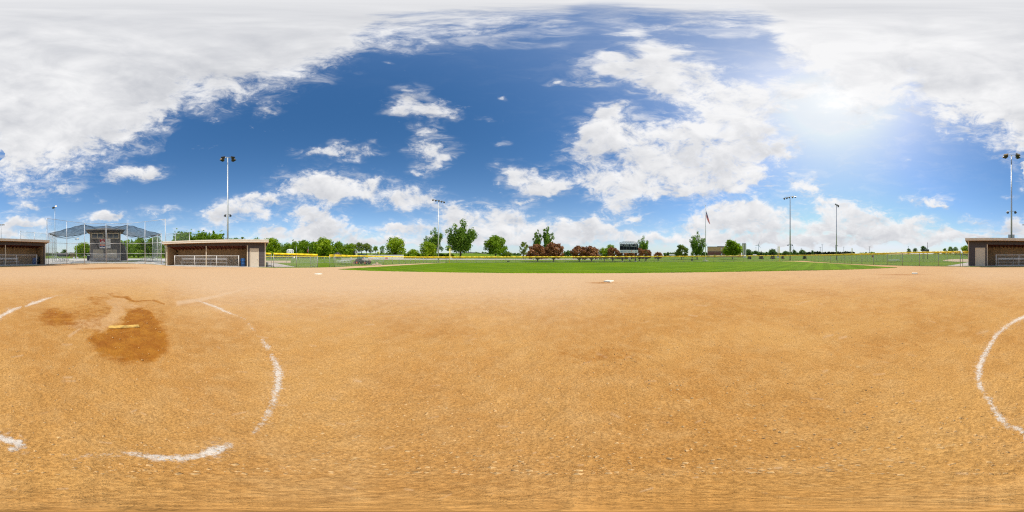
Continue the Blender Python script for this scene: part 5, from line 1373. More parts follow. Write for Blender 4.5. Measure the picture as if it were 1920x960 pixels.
def flagpole():
    x, d = 1323, 47.5; b = at(x, d); zt = Zat(386.5, d)
    t = thing('flagpole', 'white tapered flagpole just outside the outfield fence', 'flagpole', tuple(b))
    MB().tube(b, (b.x, b.y, zt), .13, .055, 12).build('pole', M['white_metal'], t)
    MB().lathe([(0, -.12), (.10, -.07), (.13, 0), (.10, .08), (0, .13)], (b.x, b.y, zt + .1), 12).build('finial', M['pale_yellow'], t)
    MB().box((b.x, b.y, .06), (1.3, 1.3, .16)).build('footing', M['concrete'], t)
    ux = Vector((math.cos(-az(x)), math.sin(-az(x)), 0)); vy = Vector((-ux.y, ux.x, 0))
    px = K * d
    z0, z1 = Zat(406.5, d), Zat(394.2, d)
    NU, NV = 26, 14; V = []; UV = []
    for i in range(NU):
        s = i / (NU - 1)
        for j in range(NV):
            v = j / (NV - 1)
            # the fly end hangs limp: cloth slides down and gathers as s grows
            top = Vector((1.2 + 6.8 * s, 0, 0)); 
            gath = (1 - s) ** 1.3
            zz = (z0 + (z1 - z0) * v) * gath + (1 - gath) * (Zat(421, d) + 2.0 * px * v) 
            zz = zz - .9 * px * 6 * s * (1 - s) * v * .8
            xx = .9 + 7.6 * s ** 1.1 + (1 - v) * 1.6 * s * (1 - s) * 2 * 0 + v * 5.5 * s * (1 - s)
            off = ux * (xx * px) + vy * (.30 * math.sin(v * 9 + s * 5) * (.25 + s * .6))
            V.append(Vector((b.x, b.y, zz)) + off); UV.append((s, v))
    f = thing('flag', 'limp red and white striped flag with navy corner hanging from the flagpole', 'flag', tuple(V[NV // 2]))
    mb = MB()
    for i in range(NU - 1):
        for j in range(NV - 1):
            q = [i * NV + j, (i + 1) * NV + j, (i + 1) * NV + j + 1, i * NV + j + 1]
            mb.quad(*[V[k] for k in q], uv=[UV[k] for k in q])
    mb.build('cloth', flag_mat(), f)
flagpole()

# ------------------------------------------------------------------ scoreboards
def scoreboard():
    d = 43.6; A, B = at(1162, d), at(1196.4, d); f = Frame(A, B); L = f.len; W = lambda y: Zat(y, d)
    t = thing('scoreboard', 'large black scoreboard on two posts with lattice arch and white ad strip', 'scoreboard', tuple(f.p(L / 2, 0, 0)))
    for x in (1166.8, 1191.6):
        u = f.u(x); mb = MB(); f.box(mb, u - .14, u + .14, .12, .40, -.05, W(474)); mb.build('leg', M['dark_metal'], t)
        mb = MB(); f.box(mb, u - .45, u + .45, -.2, .7, -.03, .07); mb.build('footing', M['concrete'], t)
    mb = MB(); f.box(mb, 0, L, 0, .3, W(468.6), W(457.8)); pn = mb.build('panel', mat('scoreboard face', (.024, .028, .036), .8, spec=.1), t)
    mb = MB(); f.box(mb, 0, L, -.02, .28, W(473.9), W(468.75)); ad = mb.build('ad_panel', M['sign_white'], t)
    rz = math.atan2(f.U.y, f.U.x); org = t.location
    def rel(u, v, w): return f.p(u, v, w) - org
    # readouts
    ro = []
    def MBs(): ro.append(MB()); return ro[-1]
    X = lambda px: L * (px - 110) / 1130.0           # from the enlarged survey, panel spans 110..1240
    Y = lambda py: W(448 + py * 30 / 960.0)
    for a, b in ((285, 325), (632, 672), (900, 950), (1155, 1210)): f.box(MBs(), X(a), X(b), -.02, -.003, Y(410), Y(338))
    for a, b in ((350, 384), (412, 448), (474, 508), (545, 580), (606, 640), (668, 702), (738, 772), (800, 834), (880, 985), (1030, 1120), (1150, 1210)):
        for ya, yb in ((488, 545), (575, 632)): f.box(MBs(), X(a), X(b), -.02, -.003, Y(yb), Y(ya))
    for ya, yb in ((512, 545), (600, 632)): f.box(MBs(), X(140), X(325), -.02, -.003, Y(yb), Y(ya))
    blk = mat('readout black', (.010, .010, .012), .8, spec=.1)
    for q_ in ro: q_.build('readout', blk, pn)
    mb = MB()
    for px in (325, 530, 715, 1000, 1135): f.box(mb, X(px) - .012, X(px) + .012, -.018, -.003, Y(640), Y(440))
    f.box(mb, 0, L, -.018, -.003, Y(425) - .012, Y(425) + .012); mb.build('divider', M['galv'], pn)
    def word(txt, px, py, size): lettering(txt, size, rel(X(px), -.02, Y(py)), rz, M['sign_white'], pn, .004)
    for tx, px in (('BALL', 205), ('STRIKE', 525), ('OUT', 838), ('H/E', 1098)): word(tx, px, 372, .42)
    for i, px in enumerate((368, 430, 491, 562, 623, 685, 755, 817)): word(str(i + 1), px, 458, .27)
    word('RUNS', 932, 458, .24); word('HITS', 1075, 458, .24); word('E', 1180, 458, .24)
    # ad strip: blue block, grey wording, orange diamond, teal mark
    mb = MB(); f.box(mb, X(165), X(295), -.04, -.021, Y(795), Y(715)); mb.build('emblem', mat('pale blue emblem', (.38, .50, .60), .5), ad)
    lettering('HEARTLAND', .40, rel(X(545), -.03, Y(745)), rz, M['grey_ink'], ad, .004)
    c = f.p(X(848), -.03, Y(722)); r_ = .17
    mb = MB(); mb.hexa([c - f.V * a + p for a in (0, .02) for p in (f.U * -r_, Vector((0, 0, -r_)), f.U * r_, Vector((0, 0, r_)))]); mb.build('emblem', M['sign_orange'], ad)
    mb = MB(); 
    for k in range(3): f.box(mb, X(1060 + k * 40), X(1085 + k * 40), -.04, -.021, Y(770 - k * 10), Y(715))
    mb.build('emblem', mat('grey teal emblem', (.40, .48, .48), .5), ad)
    # arched lattice above
    mb = MB(); n = 22; pts = []
    for i in range(n + 1):
        u = L * i / n; k = (i / n - .5) * 2; pts.append(f.p(u, .12, W(454.6) + (W(452.0) - W(454.6)) * (1 - k * k)))
    mb.path(pts, .055, 6); base_ = [f.p(L * i / n, .12, W(457.9)) for i in range(n + 1)]; mb.path(base_, .05, 6)
    for i in range(n): mb.tube(pts[i] if i % 2 else base_[i], base_[i + 1] if i % 2 else pts[i + 1], .035, n=5); mb.tube(base_[i], pts[i], .03, n=5)
    mb.path([base_[i].lerp(pts[i], .5) for i in range(n + 1)], .03, 5)
    mb.tube(f.p(0, .12, W(457.9)), pts[0], .06, n=6); mb.tube(f.p(L, .12, W(457.9)), pts[-1], .06, n=6)
    mb.build('arch', M['galv_light'], t)
scoreboard()
def arch_board():
    d = 85; A, B = at(537.6, d), at(550.6, d); f = Frame(A, B); L = f.len; W = lambda y: Zat(y, d)
    t = thing('scoreboard', 'small white arched scoreboard in front of the dark tree row', 'scoreboard', tuple(f.p(L / 2, 0, 0)))
    n = 16; top = [(L * i / n, W(469.4) + (W(466.9) - W(469.4)) * math.sqrt(max(0, 1 - ((i / n - .5) * 2) ** 2))) for i in range(n + 1)]
    lo = W(475.8)
    mb = MB(); fr = [f.p(0, 0, lo)] + [f.p(u, 0, w) for u, w in top] + [f.p(L, 0, lo)]; bk = [p + f.V * .25 for p in fr]; k = len(fr)
    mb.add(fr + bk, [tuple(range(k)), tuple(reversed(range(k, 2 * k)))] + [(i, i + k, (i + 1) % k + k, (i + 1) % k) for i in range(k)])
    pn = mb.build('panel', M['sign_white'], t)
    mb = MB(); s = lambda a: L * a
    for u0, u1, ya, yb in ((.12, .30, 469, 470), (.70, .88, 469, 470), (.06, .30, 470.9, 471.7), (.70, .94, 470.9, 471.7), (.38, .64, 471.8, 473.6), (.06, .26, 473.2, 474.4), (.74, .94, 473.2, 474.4), (.40, .60, 469.2, 469.8)): mb = MB(); f.box(mb, s(u0), s(u1), -.03, -.005, W(yb), W(ya)); mb.build('readout', M['ink'], pn)
    for u in (.2, .8): mb = MB(); f.box(mb, s(u) - .1, s(u) + .1, .05, .22, 0, lo); mb.build('leg', M['galv'], t)
arch_board()
def black_board():
    d = 72; A, B = at(1729, d), at(1742, d); f = Frame(A, B); L = f.len; W = lambda y: Zat(y, d); z0 = TZ(1735, d)
    t = thing('scoreboard', 'small black scoreboard beyond the long yellow topped fence', 'scoreboard', tuple(f.p(L / 2, 0, z0)))
    mb = MB(); f.box(mb, 0, L, 0, .25, W(472.4), W(467.6)); pn = mb.build('panel', mat('black scoreboard face', (.02, .024, .035), .5), t)
    for k in range(5): mb = MB(); f.box(mb, L * (.06 + k * .18), L * (.06 + k * .18 + .12), -.02, -.004, W(469.6), W(469.0)); mb.build('readout', M['grey_ink'], pn)
    for x in (1730.6, 1732.6): u = f.u(x); mb = MB(); f.box(mb, u - .11, u + .11, .05, .2, z0, W(472.4)); mb.build('leg', M['dark_metal'], t)
black_board()

# ------------------------------------------------------------------ foul poles and fence signs
def foul_pole(x, yb, yt, side, label, ymb, ymt, wpx=3.4, d=None):
    d = d or dist(yb); b = at(x, d, TZ(x, d) if d > 60 else 0); zt = Zat(yt, d)
    t = thing('foul_pole', label, 'foul pole', tuple(b), 'yellow foul poles')
    MB().tube(b, (b.x, b.y, zt), .06, n=10).build('pole', M['pale_yellow'], t)
    ra = -az(x); ux = Vector((math.cos(ra), math.sin(ra), 0)) * side; w = wpx * K * d
    za, zb = Zat(ymb, d), Zat(ymt, d); B = Vector((b.x, b.y, 0))
    mb = MB(); mb.tube(B + ux * w + Vector((0, 0, za)), B + ux * w + Vector((0, 0, zb)), .025, n=6)
    for z in (za, (za + zb) / 2, zb): mb.tube(B + Vector((0, 0, z)), B + ux * w + Vector((0, 0, z)), .025, n=6)
    mb.build('wing_frame', M['pale_yellow'], t)
    MB().quad(B + Vector((0, 0, za)), B + ux * w + Vector((0, 0, za)), B + ux * w + Vector((0, 0, zb)), B + Vector((0, 0, zb))).build('wing_screen', M['net_pale'], t)
foul_pole(842.6, 493, 466.0, 1, 'yellow foul pole with screen wing near the big cottonwood', 481, 466.3, 3.2)
foul_pole(1461.4, 489.6, 462.2, -1, 'yellow foul pole with screen wing near the dark spruces', 479, 462.4, 3.2)
foul_pole(710.6, 480, 469.2, 1, 'distant yellow pole of the next field on the hill side', 476, 469.4, 1.0, 66)
foul_pole(1597, 480, 465.2, 1, 'distant pale orange pole of the field behind the long fence', 475, 465.4, 1.5, 66)

def fence_sign(x, y, w_px, h_px, d, m_, label, text=None, dark=None):
    c = at(x, d, Zat(y, d)); ra = -az(x); w, h = w_px * K * d, h_px * K * d
    s = thing('fence_sign', label, 'sign', tuple(c), 'signs hung on the fences', ra)
    MB().box((0, 0, 0), (w, .03, h)).build('panel', M[m_], s, True)
    if text: lettering(text, h * .75, (0, -.022, 0), 0, M['ink'], s, .004)
    if dark:
        for k in range(4): MB().box(((-.3 + k * .2) * w, -.022, h * .1), (w * .14, .012, h * .26)).build('glyph', M[dark], s, True)
fence_sign(845.6, 484.9, 4.4, 3.2, 36.0, 'sign_white', 'white distance sign at the foot of the foul pole near the cottonwood', '200')
fence_sign(1180.3, 484.8, 4.6, 3.4, 39.5, 'sign_white', 'white distance sign on the outfield fence below the scoreboard', '200')
fence_sign(1458.6, 481.6, 4.4, 3.6, 46, 'sign_white', 'white distance sign at the foot of the foul pole near the spruces', '200')
fence_sign(724.6, 484.3, 4.4, 3.2, 30.0, 'sign_red', 'red sign on the fence running past the utility vehicle', None, 'sign_white')
fence_sign(1636.2, 480.6, 3.6, 3.6, 31.2, 'sign_red', 'dark red sign on the long fence near the picnic tables', None, 'grey_ink')
fence_sign(708, 484.2, 2.4, 2.4, 44, 'sign_white', 'small pale sign on the far field fence past the vehicle')
fence_sign(551.8, 482.4, 2.4, 2.8, 24.0, 'sign_white', 'small round white plate on the fence near the sunny dugout')

# ------------------------------------------------------------------ utility work vehicle
def vehicle():
    d = 29.6; c = at(681, d); rz = -az(681) + R(146)      # +x is forward: nose towards the sunny dugout, tail turned to the camera
    s = .93
    t = thing('utility_vehicle', 'small grey utility work vehicle with orange wheels and front bucket behind the fence', 'utility vehicle', tuple(c), None, rz)
    P_white = mat('off white body panels', (.66, .64, .60), .4); P_grey = mat('charcoal body panels', (.06, .06, .058), .5); P_orange = mat('orange wheel paint', (.78, .13, .02), .45); P_tire = mat('tyre rubber', (.02, .02, .02), .85); P_glass = mat('cab glass', (.10, .20, .16), .08); P_bucket = mat('worn bucket steel', (.36, .20, .15), .6, .2, .2, 4)
    def B(mb, x0, x1, y0, y1, z0, z1, tx=0, ty=0): 
        q = [Vector(v) * s for v in ((x0, y0, z0), (x1, y0, z0), (x1, y1, z0), (x0, y1, z0), (x0 + tx, y0 + ty, z1), (x1 - tx, y0 + ty, z1), (x1 - tx, y1 - ty, z1), (x0 + tx, y1 - ty, z1))]
        return mb.hexa(q)
    mb = MB(); B(mb, -1.45, 1.35, -.55, .55, .42, .72); B(mb, .95, 1.6, -.5, .5, .55, 1.0, .05, .03); B(mb, -1.55, -1.35, -.5, .5, .38, .62); mb.build('chassis', P_grey, t, True)
    mb = MB(); B(mb, -1.6, -.35, -.78, .78, .80, .86); B(mb, -1.6, -.35, -.78, -.72, .86, 1.22); B(mb, -1.6, -.35, .72, .78, .86, 1.22); B(mb, -1.66, -1.6, -.78, .78, .80, 1.22); B(mb, -.41, -.35, -.72, .72, .86, 1.25); mb.build('cargo_bed', P_white, t, True)
    for sy in (-1, 1):
        mb = MB(); B(mb, -1.69, -1.655, sy * .58 - .16, sy * .58 + .16, .98, 1.10); mb.build('tail_light', P_orange, t, True)
    mb = MB(); B(mb, -1.6, -1.56, -.25, .25, .64, .76); mb.build('tail_light', P_orange, t, True)
    for sy in (-1, 1):
        mb = MB(); B(mb, -.95, -.45, sy * .782 - .004, sy * .782 + .004, .98, 1.14); mb.build('decal', M['sign_red'], t, True)
    # cab: pillars, roof, glazing
    mb = MB(); B(mb, -.34, 1.0, -.72, .72, .72, 1.05, .0, .0); cab = mb.build('cab', P_grey, t, True)
    for (x0, z0, x1, z1) in ((-.30, 1.05, -.22, 1.95), (.36, 1.05, .34, 1.95), (.98, 1.05, .72, 1.95)):
        for sy in (-1, 1): MB().tube(Vector((x0, sy * .68, z0)) * s, Vector((x1, sy * .64, z1)) * s, .045 * s, n=6).build('pillar', M['black'], cab, True)
    mb = MB(); B(mb, -.32, .82, -.72, .72, 1.93, 2.03, .06, .06); mb.build('roof', M['black'], cab, True)
    gl = lambda q: MB().add([Vector(v) * s for v in q], [(0, 1, 2, 3)]).build('window', P_glass, cab, True)
    for sy in (-1, 1): gl([(-.27, sy * .67, 1.07), (.34, sy * .67, 1.07), (.32, sy * .645, 1.92), (-.22, sy * .645, 1.92)]); gl([(.38, sy * .67, 1.07), (.95, sy * .67, 1.07), (.72, sy * .645, 1.92), (.36, sy * .645, 1.92)])
    gl([(-.31, -.64, 1.3), (-.31, .64, 1.3), (-.24, .62, 1.92), (-.24, -.62, 1.92)])
    mb = MB(); B(mb, .0, .3, -.5, .5, 1.0, 1.15); B(mb, -.18, -.05, -.5, .5, 1.1, 1.6); mb.build('seat', M['black'], cab, True)
    for x_ in (-.95, .92):
        for sy in (-1, 1):
            w = MB().lathe([(.19 * s, -.13 * s), (.30 * s, -.15 * s), (.37 * s, -.11 * s), (.385 * s, 0), (.37 * s, .11 * s), (.30 * s, .15 * s), (.19 * s, .13 * s)], Vector((x_, sy * .70, .385)) * s, 22, 'y').build('wheel', P_tire, t, True)
            MB().lathe([(0, .02 * s), (.08 * s, .03 * s), (.10 * s, -.02 * s), (.18 * s, .03 * s), (.205 * s, .12 * s)] if sy > 0 else [(.205 * s, -.12 * s), (.18 * s, -.03 * s), (.10 * s, .02 * s), (.08 * s, -.03 * s), (0, -.02 * s)], Vector((x_, sy * .72, .385)) * s, 18, 'y').build('rim', P_orange, w, True)
    mb = MB()
    for sy in (-1, 1): mb.tube(Vector((.9, sy * .42, .95)) * s, Vector((1.75, sy * .42, .45)) * s, .06 * s, n=6)
    mb.build('loader_arm', P_grey, t, True)
    mb = MB(); pr = [(1.75, .06), (2.25, .04), (2.3, .08), (1.86, .14), (1.76, .55), (1.70, .58)]
    n = len(pr); vs = [Vector((x_, y_, z_)) * s for y_ in (-.82, .82) for x_, z_ in pr]
    mb.add(vs, [tuple(range(n)), tuple(reversed(range(n, 2 * n)))] + [(i, i + n, (i + 1) % n + n, (i + 1) % n) for i in range(n)]); mb.build('bucket', P_bucket, t, True)
vehicle()

# ------------------------------------------------------------------ picnic tables
def picnic_table(loc, rz, label, s=1.0):
    t = thing('picnic_table', label, 'picnic table', tuple(loc), 'silver picnic tables', rz); t.scale = (s, s, s)
    mb = MB()
    for k in (-1, 0, 1): mb.box((0, k * .25, .74), (1.85, .235, .04))
    mb.build('tabletop', M['alu'], t, True)
    for sy in (-1, 1): MB().box((0, sy * .72, .44), (1.85, .26, .04)).build('seat', M['alu'], t, True)
    for sx in (-1, 1):
        mb = MB(); mb.tube((sx * .62, -.3, .72), (sx * .62, -.62, 0), .03, n=6); mb.tube((sx * .62, .3, .72), (sx * .62, .62, 0), .03, n=6); mb.tube((sx * .62, -.74, .41), (sx * .62, .74, .41), .03, n=6); mb.build('leg', M['galv'], t, True)
    return t
picnic_table(G(648, 495.6), face(648) + R(12), 'silver picnic table beside the bucket of the utility vehicle', .95)
picnic_table(G(640.6, 495.2), face(640) - R(10), 'silver picnic table behind the corner post by third base', .95)
picnic_table(G(1671, 492.0), face(1671) + R(35), 'silver picnic table behind the long fence, nearer the dark red sign', .85)
picnic_table(G(1681.5, 491.2), face(1681) + R(30), 'silver picnic table behind the long fence, nearer the black scoreboard', .85)

# paving rubble by the fence
def rubble():
    rs = random.Random(4); c = G(706, 497.2); k = 0
    labels = ['pale broken paving slab', 'brick red paving block']
    t = MB(); 
    for i in range(16):
        x = rs.uniform(698.5, 714); p = G(x, 497.0 + rs.uniform(-.5, .7)); m = Matrix.Rotation(rs.uniform(0, 3), 3, 'Z') @ Matrix.Rotation(rs.uniform(-.3, .3), 3, 'X')
        t.box((p.x, p.y, .06 + rs.uniform(0, .10)), (rs.uniform(.2, .42), rs.uniform(.15, .3), rs.uniform(.08, .16)), m)
    o = t.build('rubble', mat('paving rubble', (.48, .38, .30), .9, 0, .25, 2)); tag(o, 'low heap of broken paving rubble along the side fence', 'rubble', kind='stuff')
    p = G(706.5, 496.6)
    mb = MB(); mb.add([(-.28, -.28, 0), (.28, -.28, 0), (.28, .28, 0), (-.28, .28, 0), (-.12, -.12, .42), (.12, -.12, .42), (.12, .12, .42), (-.12, .12, .42)], [(3, 2, 1, 0), (4, 5, 6, 7), (0, 1, 5, 4), (1, 2, 6, 5), (2, 3, 7, 6), (3, 0, 4, 7)])
    o = mb.build('sand_pile', mat('tan sand', (.55, .42, .26), .95, 0, .15, 4)); o.location = p; tag(o, 'small tan heap standing on the paving rubble', 'heap')
rubble()

# block and bin on the path beside the sunny dugout
p = G(501.6, 500.2); t = thing('ground_hydrant', 'grey block with a black fitting at the dugout corner by the gate', 'block', tuple(p))
MB().box(p + Vector((-.0, 0, .34)), (.34, .34, .7)).build('block', M['concrete'], t)
MB().box(p + Vector((.42, -.1, .12)), (.5, .4, .22)).tube(p + Vector((.35, -.1, .2)), p + Vector((.3, -.1, .62)), .08, n=8).build('fitting', M['black'], t)

# red banner pole, lawn markers
d = 90; b = T(577.9, d)
t = thing('banner_pole', 'grey pole with a small red banner in front of the dark tree row', 'banner pole', tuple(b))
MB().tube(b, (b.x, b.y, Zat(462, d)), .07, n=8).build('pole', M['galv'], t)
MB().quad(at(576.2, d, Zat(472.4, d)), at(577.7, d, Zat(473.0, d)), at(577.7, d, Zat(467.0, d)), at(576.9, d, Zat(467.4, d))).build('banner', M['sign_red'], t)
d = 92; b = T(555.6, d); MBo = MB().tube((0, 0, 0), (0, 0, Zat(462, d) - b.z), .09, n=8).build('post', M['galv']); MBo.location = b; MBo.name = 'bare_pole'; tag(MBo, 'bare grey pole just past the white arched scoreboard', 'pole')
def small_box(name, cat, x, y, w_, h_, m_, label, d):
    b = T(x, d); t = MB(); w = w_ * K * d; h = h_ * K * d
    t.box((0, 0, h * .5), (w, w * .8, h)); t.box((0, 0, h * 1.05), (w * 1.15, w * .95, h * .12))
    o = t.build(name, m_); o.location = b; o.rotation_euler = (0, 0, face(x)); tag(o, label, cat)
small_box('irrigation_box', 'box', 953.2, 489.5, 5.0, 1.9, M['bark'], 'low brown box on the grass just behind the outfield fence', 42)
small_box('ground_lamp', 'lamp', 1297.4, 489, 2.6, 3.6, M['dark_metal'], 'small dark ground lamp on the lawn before the flagpole', 50)
small_box('equipment_cabinet', 'cabinet', 138.5, 486, 3.2, 3.6, M['sign_white'], 'white cabinet at the edge of the plaza lawn, nearer the shaded dugout', 62)
small_box('equipment_cabinet', 'cabinet', 145.2, 486, 3.0, 3.6, M['sign_white'], 'white cabinet at the edge of the plaza lawn, nearer the press box', 62)

# ------------------------------------------------------------------ far buildings
def block(name, label, cat, x0, x1, d, ytop, wall, roofm, depth=8, yb=None, gable=False, windows=0):
    A, B = at(x0, d), at(x1, d); f = Frame(A, B); L = f.len; z0 = min(TZ(x0, d), TZ(x1, d)) - .2; zt = Zat(ytop, d)
    t = thing(name, label, cat, tuple(f.p(L / 2, 0, z0)))
    zw = zt if not gable else z0 + (zt - z0) * .62
    mb = MB(); f.box(mb, 0, L, 0, depth, z0, zw); w = mb.build('wall', wall, t)
    mb = MB()
    if gable:
        q = [f.p(-.3, -.3, zw), f.p(L + .3, -.3, zw), f.p(L + .3, depth + .3, zw), f.p(-.3, depth + .3, zw), f.p(-.3, depth / 2, zt), f.p(L + .3, depth / 2, zt)]
        mb.add(q, [(0, 1, 5, 4), (2, 3, 4, 5), (0, 4, 3), (1, 2, 5), (3, 2, 1, 0)])
    else: f.box(mb, -.15, L + .15, -.15, depth + .15, zt, zt + .25)
    mb.build('roof', roofm, t)
    for k in range(windows):
        u = L * (k + .5) / windows; mb = MB(); f.box(mb, u - L * .05, u + L * .05, -.06, -.003, z0 + (zw - z0) * .35, z0 + (zw - z0) * .75); mb.build('window', M['glass'], w)
    return f, t, z0, zt
W_pink = mat('pinkish siding', (.50, .36, .26), .7); W_cream = mat('cream siding', (.60, .56, .46), .7); W_grey = mat('blue grey siding', (.34, .38, .42), .7); W_white = mat('white siding', (.74, .74, .72), .6); R_dark = mat('dark shingles', (.12, .11, .105), .8)
block('shed', 'pinkish shed between trees on the far hillside', 'shed', 644.4, 649.2, 150, 468.8, W_pink, R_dark, 6, gable=True, windows=2)
block('shed', 'cream shed next to the small spruce on the far hillside', 'shed', 667, 669.8, 150, 470.0, W_cream, R_dark, 5, gable=True, windows=1)
block('low_wall', 'long white wall at the foot of the hill behind the side fence', 'wall', 690, 757, 100, 478.4, W_white, M['roof'], .5)
block('concession_building', 'far tan brick building seen through the backstop, darker at one end', 'building', 131, 141, 120, 474.2, mat('tan brick', (.52, .34, .20), .8), R_dark, 9, windows=4)
block('concession_building', 'far brown building joined to the tan one seen through the backstop', 'building', 141.6, 147.2, 121, 474.4, mat('brown brick', (.26, .11, .06), .8), R_dark, 9, windows=2)
block('house', 'far blue grey house seen through the backstop beside the press box tree', 'house', 147.8, 155, 130, 474.2, W_grey, R_dark, 9, gable=True, windows=2)
block('house', 'far low dark roofed house beyond the plaza by the side fence', 'house', 108, 129, 170, 474.4, mat('dark siding', (.10, .11, .12), .7), R_dark, 9, gable=True, windows=5)
block('house', 'far grey roofed house on the plain past the big cottonwood', 'house', 875, 887, 260, 472.6, W_grey, R_dark, 10, gable=True, windows=3)
block('house', 'far pale roofed house past the solitary rounded tree', 'house', 905, 912, 250, 474.6, W_cream, R_dark, 9, gable=True, windows=2)
block('barn', 'far long pale shed beyond the small spreading tree', 'barn', 1255, 1271, 330, 476.4, W_white, M['roof'], 12, gable=True, windows=0)
block('barn', 'far pale shed just past the silo', 'barn', 1412, 1418, 200, 476.9, W_white, M['roof'], 8, gable=True)

def school():
    d = 150; brick = mat('tan brick', (.74, .40, .19), .8, 0, .14, .6); dark = mat('dark maroon brick', (.26, .090, .066), .8, 0, .15, .6); stripe = mat('pale stone course', (.72, .58, .38), .8)
    A, B = at(1326.4, d), at(1390, d * 1.02); f = Frame(A, B); L = f.len; z0 = TZ(1350, d) - .3
    t = thing('brick_building', 'long tan and maroon brick building behind the bright tree', 'building', tuple(f.p(L / 2, 0, z0)))
    W = lambda y: Zat(y, d)
    zt, z1, z2, z3 = W(463.0), W(470.6), W(473.0), W(475.2)
    mb = MB(); f.box(mb, 0, L * .86, 0, 14, z1, zt); f.box(mb, L * .86, L, 0, 12, z0, W(470.8)); w = mb.build('wall', brick, t)
    mb = MB(); f.box(mb, 0, L * .86, .004, 14.0, z0, z1); w2 = mb.build('lower_wall', dark, t)
    mb = MB(); 
    for y0, y1 in ((470.4, 470.0), (466.9, 466.5), (472.6, 472.0), (464.6, 464.2)): f.box(mb, -.05, L * .86, -.06, -.003, W(y0), W(y1))
    f.box(mb, -.05, L * .86, -.06, -.003, z0, W(478.0)); mb.build('stone_course', stripe, t)
    mb = MB(); f.box(mb, -.2, L * .86 + .2, -.2, 14.2, zt, zt + .35); f.box(mb, L * .86 + .25, L + .2, -.2, 12.2, W(470.8), W(470.8) + .35); mb.build('parapet', M['dark_metal'], t)
    mb = MB(); f.box(mb, f.u(1345), f.u(1362), 2, 9, zt + .36, W(461.4)); mb.build('roof_unit', M['dark_metal'], t)
    for x, ya, yb, w_ in ((1363, 474.6, 471.4, 2.6), (1353, 478.4, 475.4, 1.6), (1352.4, 467.8, 464.6, 1.6), (1373, 474.6, 471.4, 2.6), (1382, 474.6, 471.4, 2.6)):
        mb = MB(); u = f.u(x); ww = w_ * K * d / 2; f.box(mb, u - ww, u + ww, -.10, -.062, W(ya), W(yb)); mb.build('window', M['sign_white'] if x < 1364 else M['glass'], w)
school()
def silo():
    d = 155; b = T(1395, d); zt = Zat(456.8, d); r = 4.0 * K * d
    t = thing('silo', 'pale concrete stair tower at the end of the brick building', 'tower', tuple(b))
    pal = mat('pale precast concrete', (.78, .70, .56), .8, 0, .08, .5, streak=True)
    f = Frame(at(1391, d), at(1399.2, d)); L = f.len
    mb = MB(); f.box(mb, 0, L, 0, L, b.z - .2, zt); w = mb.build('shaft', pal, t)
    mb = MB(); f.box(mb, L * .58, L * .66, -.05, -.003, b.z + 1, zt - .5); mb.build('joint', M['dark_metal'], w)
    mb = MB()
    for k in range(4): f.box(mb, L * (.12 + k * .22), L * (.12 + k * .22) + L * .10, .3, 1.5, zt + .003, zt + .5)
    f.box(mb, L * .1, L * .9, .2, L * .9, zt - .02 + .03, zt + .25); mb.build('roof_cap', M['dark_metal'], t)
    c = T(1396.6, 140); r_ = 2.9 * K * 140
    o = MB().lathe([(r_, 0), (r_, r_ * .5), (r_ * .94, r_ * .95), (r_ * .75, r_ * 1.3), (r_ * .4, r_ * 1.52), (0, r_ * 1.6)], (0, 0, 0), 24).build('dome_tank', M['sign_white']); o.location = c
    tag(o, 'white domed tank in front of the pale stair tower', 'tank')
silo()

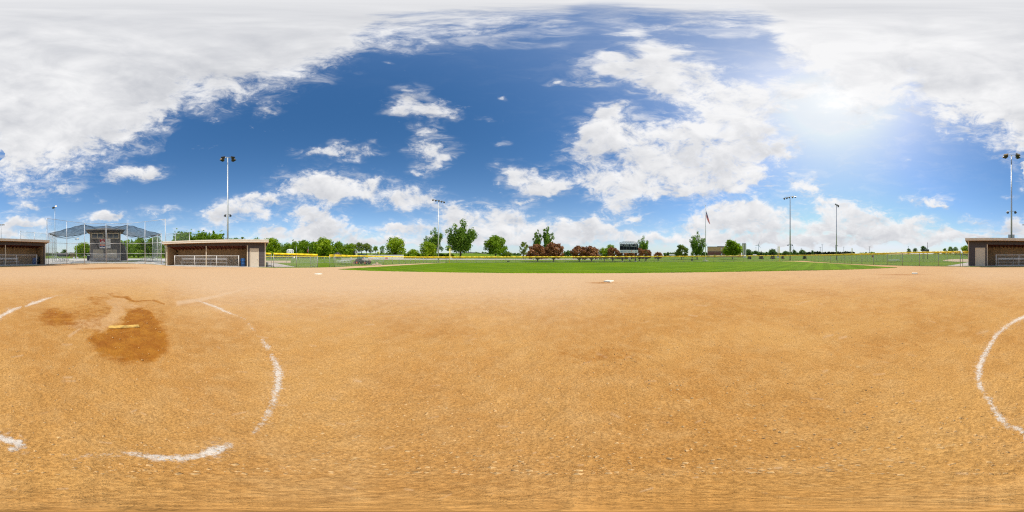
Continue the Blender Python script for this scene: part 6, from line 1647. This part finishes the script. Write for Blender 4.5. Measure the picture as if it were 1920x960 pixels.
# ------------------------------------------------------------------ wind turbine and utility poles
def turbine():
    d = 1500; b = T(1422.2, d); hub = Vector((b.x, b.y, Zat(459.6, d)))
    t = thing('wind_turbine', 'white three bladed wind turbine far out on the plain', 'wind turbine', tuple(b))
    wm = mat('turbine white', (.50, .53, .58), .5, 0, .02)
    MB().tube(b, hub, 3.0, 1.9, 14).build('tower', wm, t)
    ra = -az(1422.2); ux = Vector((math.cos(ra), math.sin(ra), 0)); vy = Vector((-ux.y, ux.x, 0))
    MB().tube(hub - vy * 4, hub + vy * 7, 2.4, 2.0, 10).build('nacelle', wm, t)
    hb = hub - vy * 6
    MB().lathe([(0, -2.6), (1.6, -1.6), (2.2, 0), (2.2, 2)], hb, 12, 'y').build('hub', wm, t)
    for a in (72, 188, 305):
        dirv = ux * math.cos(R(a)) + Vector((0, 0, 1)) * math.sin(R(a)); nrm = vy; ch = dirv.cross(nrm)
        L = 7.0 * K * d; mb = MB(); vs = []
        for k, (s, w) in enumerate(((0, 1.6), (.12, 2.6), (.5, 1.7), (1.0, .5))):
            p = hb + dirv * (L * s); vs += [p - ch * w + nrm * .5, p + ch * w + nrm * .5, p + ch * w - nrm * .5, p - ch * w - nrm * .5]
        fs = [(3, 2, 1, 0), (12, 13, 14, 15)]
        for k in range(3):
            for i in range(4): fs.append((k * 4 + i, k * 4 + (i + 1) % 4, (k + 1) * 4 + (i + 1) % 4, (k + 1) * 4 + i))
        mb.add(vs, fs).build('blade', wm, t)
turbine()
wood = mat('grey weathered pole', (.17, .16, .155), .8)
def utility_pole(x, d, yt, label, arm=.9):
    b = T(x, d); zt = Zat(yt, d); t = thing('utility_pole', label, 'utility pole', tuple(b), 'utility poles on the plain')
    MB().tube(b, (b.x, b.y, zt), .26, .18, 8).build('pole', wood, t)
    ra = -az(x); ux = Vector((math.cos(ra), math.sin(ra), 0))
    MB().tube(Vector((b.x, b.y, zt - .5)) - ux * arm * 1.6, Vector((b.x, b.y, zt - .5)) + ux * arm * 1.6, .16, n=6).build('crossarm', wood, t)
utility_pole(1538, 210, 463, 'shorter thin pole of the pair past the corner light pole')
utility_pole(1541.6, 190, 458.3, 'taller pole of the pair past the corner light pole', .7)
utility_pole(1582, 230, 462.5, 'utility pole just past the tall slender light pole')
utility_pole(1630.6, 190, 462, 'utility pole standing alone above the dark red fence sign')
utility_pole(1447.6, 260, 465.5, 'utility pole over the far broad tree by the foul pole')
utility_pole(1457, 260, 466.2, 'utility pole with wide arm right beside the foul pole', 1.2)
utility_pole(1487, 260, 462.5, 'thin utility pole right beside the corner light pole')
utility_pole(1502.6, 260, 465, 'utility pole rising over the far feathery tree')
utility_pole(1417.4, 300, 464, 'utility pole beside the turbine tower')
utility_pole(1703, 210, 461.5, 'faint pole above the far dark round tree', .3)
